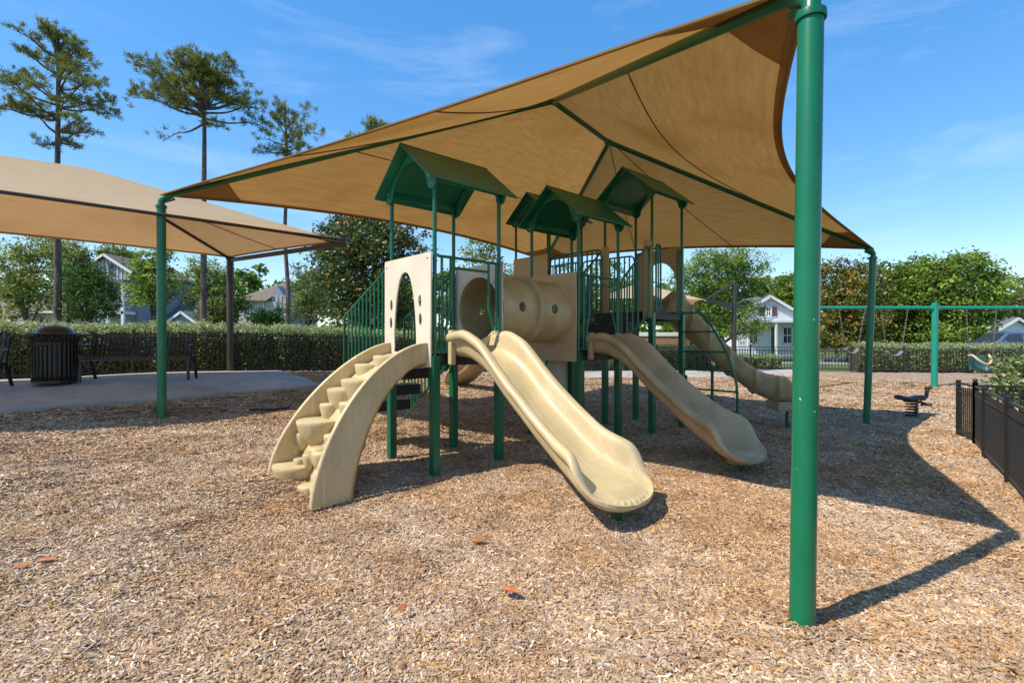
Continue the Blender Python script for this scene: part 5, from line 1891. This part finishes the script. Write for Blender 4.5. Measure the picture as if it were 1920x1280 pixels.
broadleaf('oak_tree', 'tall bright green oak right of the teal swing post', 'tree', [(1800, 540, 62, 58), (1760, 520, 50, 44), (1840, 560, 44, 56), (1805, 496, 46, 22), (1862, 530, 26, 34), (1790, 600, 74, 44), (1745, 560, 40, 50), (1770, 628, 60, 24)], 34, 1800, L_BRIGHT, 24000, .22, .45, .22, hollow=.3)
broadleaf('street_tree', 'hazy pale tree at the right edge above the parked car', 'tree', [(1912, 555, 34, 40), (1930, 590, 40, 40)], 48, 1925, L_PALE, 4500, .28, .55, .2)

# woods on the skyline: one far mass
C, t, Cc = crown_points([(np.array(W(x, 640 - random.uniform(40, 95), 85)), random.uniform(4, 7), 4, random.uniform(3.2, 5.2)) for x in range(-150, 2150, 48)] + [(np.array(W(x, 630, 80)), 3.5, 2.5, 1.9) for x in range(-150, 2150, 36)], 84000, .9, 30, .3)
C[:, 2] = np.maximum(C[:, 2], .6)
woods = leaf_mesh('distant_woods', C, .8, .6, .4, t * .8, L_OAK)
tag(woods, 'far band of green woods along the skyline behind the houses', 'woods', kind='stuff')


# ---------------------------------------------------------------- hedges
def hedge(label, line, width, h, n, leaf=.055, top_jit=.06, z0=None, group=None):
    pl = [Vector((x, y, 0)) for x, y in line]
    root = thing('hedge', label, 'hedge', (pl[0].x, pl[0].y, zt(pl[0].x, pl[0].y)), group=group)
    segs = list(zip(pl, pl[1:]))
    Ls = np.array([(b - a).length for a, b in segs])
    core = MB()
    for a, b in segs:
        d = (b - a).normalized(); nn = Vector((-d.y, d.x, 0))
        k = max(1, int((b - a).length / 1.0))
        rows = []
        for i in range(k + 1):
            p = a.lerp(b, i / k); z = zt(p.x, p.y)
            ww = width / 2 - .10
            rows.append([p + nn * -ww + ZUP * (z - .05), p + nn * -ww + ZUP * (z + h - .16), p + nn * ww + ZUP * (z + h - .16), p + nn * ww + ZUP * (z - .05)])
        core.grid(rows, smooth=False)
        core.add(rows[0], [(0, 1, 2, 3)]); core.add(rows[-1], [(0, 1, 2, 3)])
    core.build('branch_core', MATS['hedge_core'], root)
    si = RNG.choice(len(segs), n, p=Ls / Ls.sum())
    t = RNG.uniform(0, 1, n)
    a = np.array([s[0] for s in segs])[si]; b = np.array([s[1] for s in segs])[si]
    p = a + (b - a) * t[:, None]
    d = (b - a) / np.linalg.norm(b - a, axis=1)[:, None]
    nn = np.stack([-d[:, 1], d[:, 0], np.zeros(n)], 1)
    face = RNG.uniform(size=n)
    wv = .05 * np.sin(p[:, 0] * 2.3) + .045 * np.sin(p[:, 1] * 3.7 + 1) + .03 * np.sin(p[:, 0] * 8) + .025 * np.sin(p[:, 0] * 17 + p[:, 2] * 9)
    u = np.where(face < .45, -1.0, np.where(face < .62, 1.0, RNG.uniform(-1, 1, n)))
    v = np.where(face < .62, RNG.uniform(.02, 1, n), 1.0)
    ww = width / 2 + wv + RNG.normal(0, .03, n) - np.abs(RNG.normal(0, .05, n))
    z = np.concatenate([zts(c[:, 0], c[:, 1]) for c in np.array_split(p, 20)])
    p = p + nn * (u * ww)[:, None]
    p[:, 2] = z + v * (h + wv * .6) + RNG.normal(0, top_jit * .8, n) * (v > .97) - np.abs(RNG.normal(0, .04, n)) * (v > .9)
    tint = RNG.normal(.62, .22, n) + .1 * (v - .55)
    nr = np.where((face < .62)[:, None], nn * u[:, None], np.array([0, 0, 1.0]))
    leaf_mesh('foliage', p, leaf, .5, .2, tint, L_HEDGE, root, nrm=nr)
    return root


mat('hedge_core', (.09, .085, .035), rough=1, var=.6, vscale=9)
fd = Vector((8.62, 5.65, 0)).normalized(); fn = Vector((-fd.y, fd.x, 0))
hl = [(Vector((*q, 0)) + fn * .62) for q in (FL0, FL1, FL2)]
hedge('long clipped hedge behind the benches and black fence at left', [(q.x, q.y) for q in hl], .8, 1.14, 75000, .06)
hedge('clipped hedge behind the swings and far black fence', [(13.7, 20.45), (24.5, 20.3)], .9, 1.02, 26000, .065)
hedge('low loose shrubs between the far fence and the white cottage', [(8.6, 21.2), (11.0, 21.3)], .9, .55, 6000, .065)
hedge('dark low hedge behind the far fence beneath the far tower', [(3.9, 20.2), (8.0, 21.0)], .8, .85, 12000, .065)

# leafy bush beyond the near fence
bush = broadleaf('bush', 'big glossy leafed bush behind the near fence at the right edge', 'bush', [(1925, 712, 46, 42), (1955, 700, 55, 50), (1903, 735, 26, 26)], 8.3, 1912, L_HEDGE, 5200, .085, .16, .03, dz=1.0, hollow=.4, per=22, n_limb=8)

# ---------------------------------------------------------------- houses
WHITE = mat('white_paint', (.74, .74, .72), rough=.6, var=.06)
SIDING_W = mat('white_siding', (.70, .72, .74), rough=.65, var=.08)
GREYB = mat('grey_board', (.30, .30, .33), rough=.7, var=.15)
STUCCO = mat('greige_stucco', (.50, .47, .40), rough=.85, var=.12)
PEACH = mat('peach_stucco', (.50, .36, .26), rough=.85, var=.12)
BLUEG = mat('blue_grey_siding', (.30, .34, .40), rough=.7, var=.1)
SHING = mat('brown_shingle', (.20, .155, .115), rough=.9, var=.35, vscale=3, bump=.4, bscale=14, bdist=.03)
SHING_G = mat('grey_shingle', (.16, .155, .16), rough=.9, var=.35, vscale=3, bump=.4, bscale=14, bdist=.03)
GLASS = mat('window_glass', (.03, .04, .05), rough=.08, spec=.7)
SHUT = mat('brown_shutter', (.10, .06, .045), rough=.6)
DOORM = mat('brown_door', (.09, .05, .035), rough=.5)
BRICK = mat('brown_stucco_wall', (.34, .19, .11), rough=.9, var=.25, vscale=5)


class House:
    """built in a local frame: x right, y away from the viewer, origin at the front left ground corner"""
    def __init__(self, label, px, D, rz=0, z=.5):
        o = W(px, 640, D)
        self.o = Vector((o.x, o.y, z))
        self.R = Matrix.Rotation(rz, 3, 'Z')
        self.root = thing('house', label, 'house', self.o)

    def p(self, x, y, z):
        return self.o + self.R @ Vector((x, y, z))

    def block(self, name, x0, x1, y0, y1, z0, z1, m, parent=None, bevel=0):
        c = self.p((x0 + x1) / 2, (y0 + y1) / 2, (z0 + z1) / 2)
        return MB().box(c, (x1 - x0, y1 - y0, z1 - z0), self.R).build(name, m, parent or self.root, bevel=bevel)

    def window(self, x, z, w, h, y=0, parent=None, shutters=False, mull=True):
        """frame, recessed pane and glazing bars on a wall facing the viewer at y"""
        f = MB()
        t = .10
        for (cx, cz, sx, sz) in ((x, z - h / 2, w + t, t), (x, z + h / 2, w + t, t), (x - w / 2, z, t, h), (x + w / 2, z, t, h)):
            f.box(self.p(cx, y - .04, cz), (sx, .12, sz), self.R)
        wf = f.build('window', WHITE, parent or self.root)
        self.block('pane', x - w / 2, x + w / 2, y - .03, y + .0, z - h / 2, z + h / 2, GLASS, wf)
        if mull:
            self.block('glazing_bar', x - w / 2, x + w / 2, y - .06, y - .035, z - .03, z + .03, WHITE, wf)
            self.block('glazing_bar', x - .025, x + .025, y - .065, y - .036, z - h / 2, z + h / 2, WHITE, wf)
        if shutters:
            for s in (-1, 1):
                self.block('shutter', x + s * (w / 2 + .28) - .2, x + s * (w / 2 + .28) + .2, y - .07, y - .01, z - h / 2, z + h / 2, SHUT, wf)
        return wf

    def gable_wall(self, x0, x1, y0, y1, z0, ze, za, m, name='wall'):
        v = []
        for y in (y0, y1):
            v += [self.p(x0, y, z0), self.p(x1, y, z0), self.p(x1, y, ze), self.p((x0 + x1) / 2, y, za), self.p(x0, y, ze)]
        return MB().add(v, [(0, 1, 2, 3, 4), (9, 8, 7, 6, 5), (0, 5, 6, 1), (1, 6, 7, 2), (4, 3, 8, 9), (2, 7, 8, 3), (0, 4, 9, 5)]).build(name, m, self.root)

    def gable_roof(self, x0, x1, y0, y1, ze, za, m, over=.35, th=.16, trim=WHITE):
        """ridge along y"""
        xm = (x0 + x1) / 2
        sl = (za - ze) / (xm - x0)
        for s, xe in ((-1, x0 - over), (1, x1 + over)):
            zz_ = ze - sl * over
            a0, a1 = self.p(xm, y0 - over, za + .03), self.p(xm, y1 + over, za + .03)
            e0, e1 = self.p(xe, y0 - over, zz_ + .03), self.p(xe, y1 + over, zz_ + .03)
            v = [a0, a1, e1, e0]; v += [q + ZUP * th for q in v]
            rf = MB().add(v, [(0, 1, 2, 3), (7, 6, 5, 4), (0, 4, 5, 1), (1, 5, 6, 2), (2, 6, 7, 3), (3, 7, 4, 0)]).build('roof', m, self.root)
            MB().bar(self.p(xe, y0 - over - .03, zz_ + .02), self.p(xm, y0 - over - .03, za + .02), .06, .22).build('bargeboard', trim, rf)

    def side_roof(self, x0, x1, y0, y1, ze, za, m, over=.4, th=.16):
        """ridge along x"""
        ym = (y0 + y1) / 2
        sl = (za - ze) / (ym - y0)
        for ye in (y0 - over, y1 + over):
            zz_ = ze - sl * over
            v = [self.p(x0 - over, ym, za), self.p(x1 + over, ym, za), self.p(x1 + over, ye, zz_), self.p(x0 - over, ye, zz_)]
            v += [q + ZUP * th for q in v]
            rf = MB().add(v, [(0, 1, 2, 3), (7, 6, 5, 4), (0, 4, 5, 1), (1, 5, 6, 2), (2, 6, 7, 3), (3, 7, 4, 0)]).build('roof', m, self.root)
            if ye < ym:
                MB().bar(self.p(x0 - over, ye, zz_ + .03), self.p(x1 + over, ye, zz_ + .03), .06, .2).build('fascia', WHITE, rf)


# grey board-and-batten house with front gable and two-storey porch, left
D = 48
k = D / 960
h = House('tall grey gabled house with white trim and two-storey porch at left', 150, D, z=.5)
gx1 = (250 - 150) * k
h.gable_wall(.25, 4.75, 0, 9, 0, 7.7, 9.1, GREYB)
for i in range(13):
    x = .4 + 4.2 * i / 12
    zt_ = 7.7 + 1.4 * (1 - abs(x - 2.5) / 2.25)
    h.block('batten', x - .04, x + .04, -.04, .0, 6.6, zt_ - .1, WHITE)
h.gable_roof(.25, 4.75, 0, 9, 7.7, 9.15, SHING, over=.4)
h.window(2.3, 7.75, .7, 1.1, 0, shutters=False)
h.block('shutter', 2.85, 3.2, -.08, -.01, 7.2, 8.3, SHUT)
h.block('porch_roof', -.2, 5.3, -1.6, .0, 6.45, 6.75, SHING_G)
h.block('porch_floor', 2.2, 5.2, -1.5, 0, 3.6, 3.85, WHITE)
for x in (2.3, 3.7, 5.1):
    h.block('porch_column', x - .12, x + .12, -1.5, -1.28, 0, 6.45, WHITE)
for i in range(22):
    x = 2.4 + 2.6 * i / 21
    h.block('baluster', x - .02, x + .02, -1.44, -1.40, 3.85, 4.75, WHITE)
h.block('porch_rail', 2.3, 5.1, -1.46, -1.38, 4.75, 4.85, WHITE)
h.block('wall', 4.75, 5.2, .5, 9, 0, 6.4, GREYB)
h.block('door', 3.2, 4.2, -.06, 0, 3.85, 6.0, GLASS); h.block('door', 4.2, 4.7, -.06, 0, .1, 2.3, GLASS)
h.block('wall', -7.0, .3, 2, 9, 0, 4.2, PEACH)
h.side_roof(-7.0, .3, 2, 9, 4.2, 6.6, SHING)
h.window(-5.0, 1.9, 1.2, 1.6, 2)
h.window(-2.2, 1.9, 1.2, 1.6, 2)

# far left peach house with porch
h = House('peach walled house with dark porch at the left edge', -70, 50, z=.5)
h.block('wall', 0, 7.4, 0, 8, 0, 3.1, PEACH)
h.side_roof(0, 7.4, 0, 8, 3.1, 5.4, SHING)
h.window(4.3, 1.6, 1.1, 1.5, 0); h.window(6.4, 1.6, 1.1, 1.5, 0)
h.block('porch_shade_slab', 2.1, 3.4, -.05, .0, .1, 2.5, GLASS)  # dark slab on the uncut wall stands in for the shade inside the porch
h.block('porch_column', 3.45, 3.75, -.35, -.05, 0, 3.0, WHITE)

# blue-grey low house with garage gable
h = House('low blue grey house with grey roof and white trimmed garage gable', 292, 50, z=.5)
h.block('wall', 0, 4.2, 1.5, 9, 0, 3.0, BLUEG)
h.side_roof(-1.2, 4.2, 1.5, 9, 3.0, 5.5, SHING_G)
h.gable_wall(1.3, 4.6, -.5, 1.5, 0, 2.7, 3.9, BLUEG)
h.gable_roof(1.3, 4.6, -.5, 1.5, 2.7, 3.9, SHING_G, over=.3)
h.block('garage_door', 1.75, 3.1, -.58, -.5, .1, 2.3, GREYB)
h.window(3.9, 1.4, .7, 1.4, -.5)
h.block('corner_trim', 1.25, 1.4, -.55, -.45, 0, 2.7, WHITE)
h.block('corner_trim', 3.2, 3.35, -.56, -.45, 0, 2.7, WHITE)

# greige house with taupe roof
h = House('greige stucco house with taupe hipped roof behind the middle pines', 448, 50, z=.5)
h.block('wall', 0, 3.6, 0, 8, 0, 5.0, STUCCO)
v = [h.p(-.5, -.5, 4.95), h.p(2.9, -.5, 4.95), h.p(4.3, 2.8, 7.0), h.p(2.6, 4.0, 7.15), h.p(4.6, 8.5, 5.0), h.p(-.5, 8.5, 4.95)]
v2 = [q + ZUP * .15 for q in v]
MB().add(v2 + v, [(0, 1, 2, 3), (0, 3, 5), (3, 4, 5), (2, 4, 3), (0, 6, 7, 1), (1, 7, 8, 2), (5, 11, 6, 0), (6, 11, 10, 8, 7)]).build('roof', SHING, h.root)
h.gable_wall(2.55, 4.6, .3, 8, 0, 5.1, 6.6, GREYB)
for i in range(5):
    h.block('batten', 2.8 + .4 * i - .03, 2.8 + .4 * i + .03, .24, .3, 2.6, 5.6, WHITE)
h.window(.9, 1.5, .55, 1.5, 0, mull=False); h.window(1.9, 1.5, .55, 1.5, 0, mull=False); h.window(.8, 4.1, .6, 1.0, 0)
MB().tube([h.p(2.45, -.1, 4.9), h.p(2.45, -.1, .2)], .06, 8).build('downpipe', WHITE, h.root)

# white cottage right
h = House('white clapboard cottage with brown door and shuttered gable window at right', 1384, 42, z=.45)
wd = 5.0
h.gable_wall(0, wd, 0, 8, 0, 3.35, 4.75, SIDING_W)
for i in range(26):
    z = 2.9 + i * .07
    hw_ = (wd / 2) * min(1, 1 - (z + .06 - 3.35) / 1.4)
    if hw_ > .1: h.block('clapboard', wd / 2 - hw_, wd / 2 + hw_, -.03, .0, z, z + .055, SIDING_W)
h.gable_roof(0, wd, 0, 8, 3.35, 4.8, SHING_G, over=.3)
h.window(2.45, 3.6, .42, .75, -.03, shutters=True)
h.block('porch_roof', -.1, wd + .1, -1.3, 0, 2.66, 2.84, WHITE)
for x in (.3, 2.5, wd - .1):
    h.block('porch_column', x - .07, x + .07, -1.25, -1.1, 0, 2.66, WHITE)
d_ = h.block('door', 2.67, 3.18, -.06, 0, .15, 2.35, DOORM)
h.block('door_frame', 2.59, 2.67, -.07, 0, .15, 2.45, WHITE, d_); h.block('door_frame', 3.18, 3.26, -.07, 0, .15, 2.45, WHITE, d_)
h.window(4.0, 1.65, .75, 1.35, -.02); h.window(4.62, 1.65, .3, 1.35, -.02, mull=False)
h.window(1.2, 1.65, .75, 1.35, -.02)
h.block('step', 2.4, 3.5, -1.8, -1.3, -.1, .12, CONC)

# house at the right edge
h = House('white trimmed house with grey roof at the right edge behind the parked cars', 1868, 46, z=.45)
h.block('wall', 0, 6, 1, 8, 0, 2.6, STUCCO)
h.side_roof(-.5, 6, 1, 8, 2.6, 4.4, SHING_G)
h.gable_wall(.2, 3.2, 0, 1, 0, 2.3, 3.1, WHITE)
h.gable_roof(.2, 3.2, 0, 1, 2.3, 3.15, SHING_G, over=.3)
h.block('garage_shade_slab', .8, 2.5, -.05, .0, .1, 1.9, GLASS)  # no hole cut: the garage's inner shade is a dark slab on the wall

# low tan garden wall with white coping seen under the far tower
wl_ = thing('garden_wall', 'low tan wall with white coping seen under the far tower', 'wall', W(1235, 640, 29) - Vector((0, 0, 1.1)))
c = W(1235, 640, 29)
MB().box((c.x, c.y, .95), (3.4, .3, 1.9)).build('wall', BRICK, wl_)
MB().box((c.x, c.y, 2.0), (3.5, .4, .22)).build('coping', WHITE, wl_, bevel=.02)

# ---------------------------------------------------------------- parked cars
def car(label, px, D, length, col, rz=0, suv=True):
    cm = mat('car_paint', col, rough=.25, coat=.8, var=.05)
    o = W(px, 640, D)
    g = .46
    root = thing('parked_car', label, 'car', (o.x, o.y, g), rz)
    Lh = length / 2
    roof = 1.72 if suv else 1.42
    body = [(-Lh, .35), (-Lh, .75), (-Lh + .05, .95), (-Lh + .25, 1.02), (-Lh + 1.0, 1.06), (Lh - .2, 1.06), (Lh - .03, .95), (Lh, .6), (Lh, .35)]
    # nose on the left (-x)
    cab = [(-Lh + .95, 1.05), (-Lh + 1.75, roof - .08), (-Lh + 2.1, roof), (Lh - .75, roof), (Lh - .45, roof - .06), (Lh - .08, 1.05)]

    def loft(prof, w0, w1, name, m, parent):
        rows = []
        zmin = min(p[1] for p in prof); zmax = max(p[1] for p in prof)
        for y, f in ((-1, 1), (1, 1)):
            rows.append([Vector((x, y * lerp(w0, w1, (z - zmin) / (zmax - zmin)), z)) for x, z in prof])
        mm = MB(); n = len(prof)
        mm.add(rows[0] + rows[1], [tuple(range(n)), tuple(range(2 * n - 1, n - 1, -1))] + [(i, n + i, n + (i + 1) % n, (i + 1) % n) for i in range(n)])
        return mm.build(name, m, parent, world_coords=False, bevel=.05)
    loft(body, .90, .92, 'body', cm, root)
    loft(cab, .84, .66, 'cabin', cm, root)
    for y in (-1, 1):
        for (a, b, c_, d_) in (((-Lh + 1.25, 1.10), (-Lh + 1.83, roof - .14), (-Lh + 2.55, roof - .12), (-Lh + 2.55, 1.10)), ((-Lh + 2.65, 1.10), (-Lh + 2.65, roof - .12), (-Lh + 3.4, roof - .12), (-Lh + 3.45, 1.10)), ((-Lh + 3.55, 1.10), (-Lh + 3.5, roof - .12), (Lh - .55, roof - .14), (Lh - .3, 1.10))):
            v = [Vector((x, y * (lerp(.84, .66, (z - 1.05) / (roof - 1.05)) + .008), z)) for x, z in (a, b, c_, d_)]
            v += [q + Vector((0, -y * .03, 0)) for q in v]
            MB().add(v, [(0, 1, 2, 3), (7, 6, 5, 4), (0, 4, 5, 1), (1, 5, 6, 2), (2, 6, 7, 3), (3, 7, 4, 0)]).build('side_window', GLASS, root, world_coords=False)
    v = [Vector((-Lh + 1.0, y, 1.09)) for y in (-.74, .74)] + [Vector((-Lh + 1.72, y, roof - .11)) for y in (.6, -.6)]
    v = [q + Vector((-.03, 0, .02)) for q in v]; v += [q + Vector((.03, 0, -.03)) for q in v]
    MB().add(v, [(0, 1, 2, 3), (7, 6, 5, 4), (0, 4, 5, 1), (1, 5, 6, 2), (2, 6, 7, 3), (3, 7, 4, 0)]).build('windscreen', GLASS, root, world_coords=False)
    for x in (-Lh + .85, Lh - .85):
        for y in (-.82, .82):
            ax = Matrix.Rotation(PI / 2, 3, 'X')
            wh = MB().lathe([(.001, -.1), (.30, -.1), (.35, -.06), (.35, .06), (.30, .1), (.001, .1)], (x, y, .35), 20, ax).build('wheel', BLACKV, root, world_coords=False)
            MB().lathe([(.001, -.115), (.2, -.11), (.22, -.09), (.22, .09), (.2, .11), (.001, .115)], (x, y, .35), 16, ax).build('rim', STEEL, wh, world_coords=False)
    for y in (-.62, .62):
        MB().box((-Lh + .02, y, .82), (.1, .3, .14)).build('headlight', WHITE, root, world_coords=False, bevel=.03)
        MB().box((Lh - .02, y, .9), (.08, .2, .25)).build('tail_light', DOORM, root, world_coords=False, bevel=.02)
        MB().box((-Lh + 1.35, y * 1.58, 1.12), (.12, .16, .13)).build('mirror', cm, root, world_coords=False, bevel=.03)
    return root


car('blue grey parked sport utility car at the right edge behind the hedge', 1890, 30.5, 4.9, (.10, .12, .22))
car('dark parked car half hidden behind the blue grey car', 1862, 36.5, 4.6, (.02, .022, .028))
car('pale blue parked car whose roof shows above the hedge by the porch', 225, 33, 4.4, (.30, .36, .50), suv=False)
car('silver parked car whose roof shows above the hedge near the thin pine trunk', 545, 33.5, 4.5, (.55, .56, .58), suv=False)
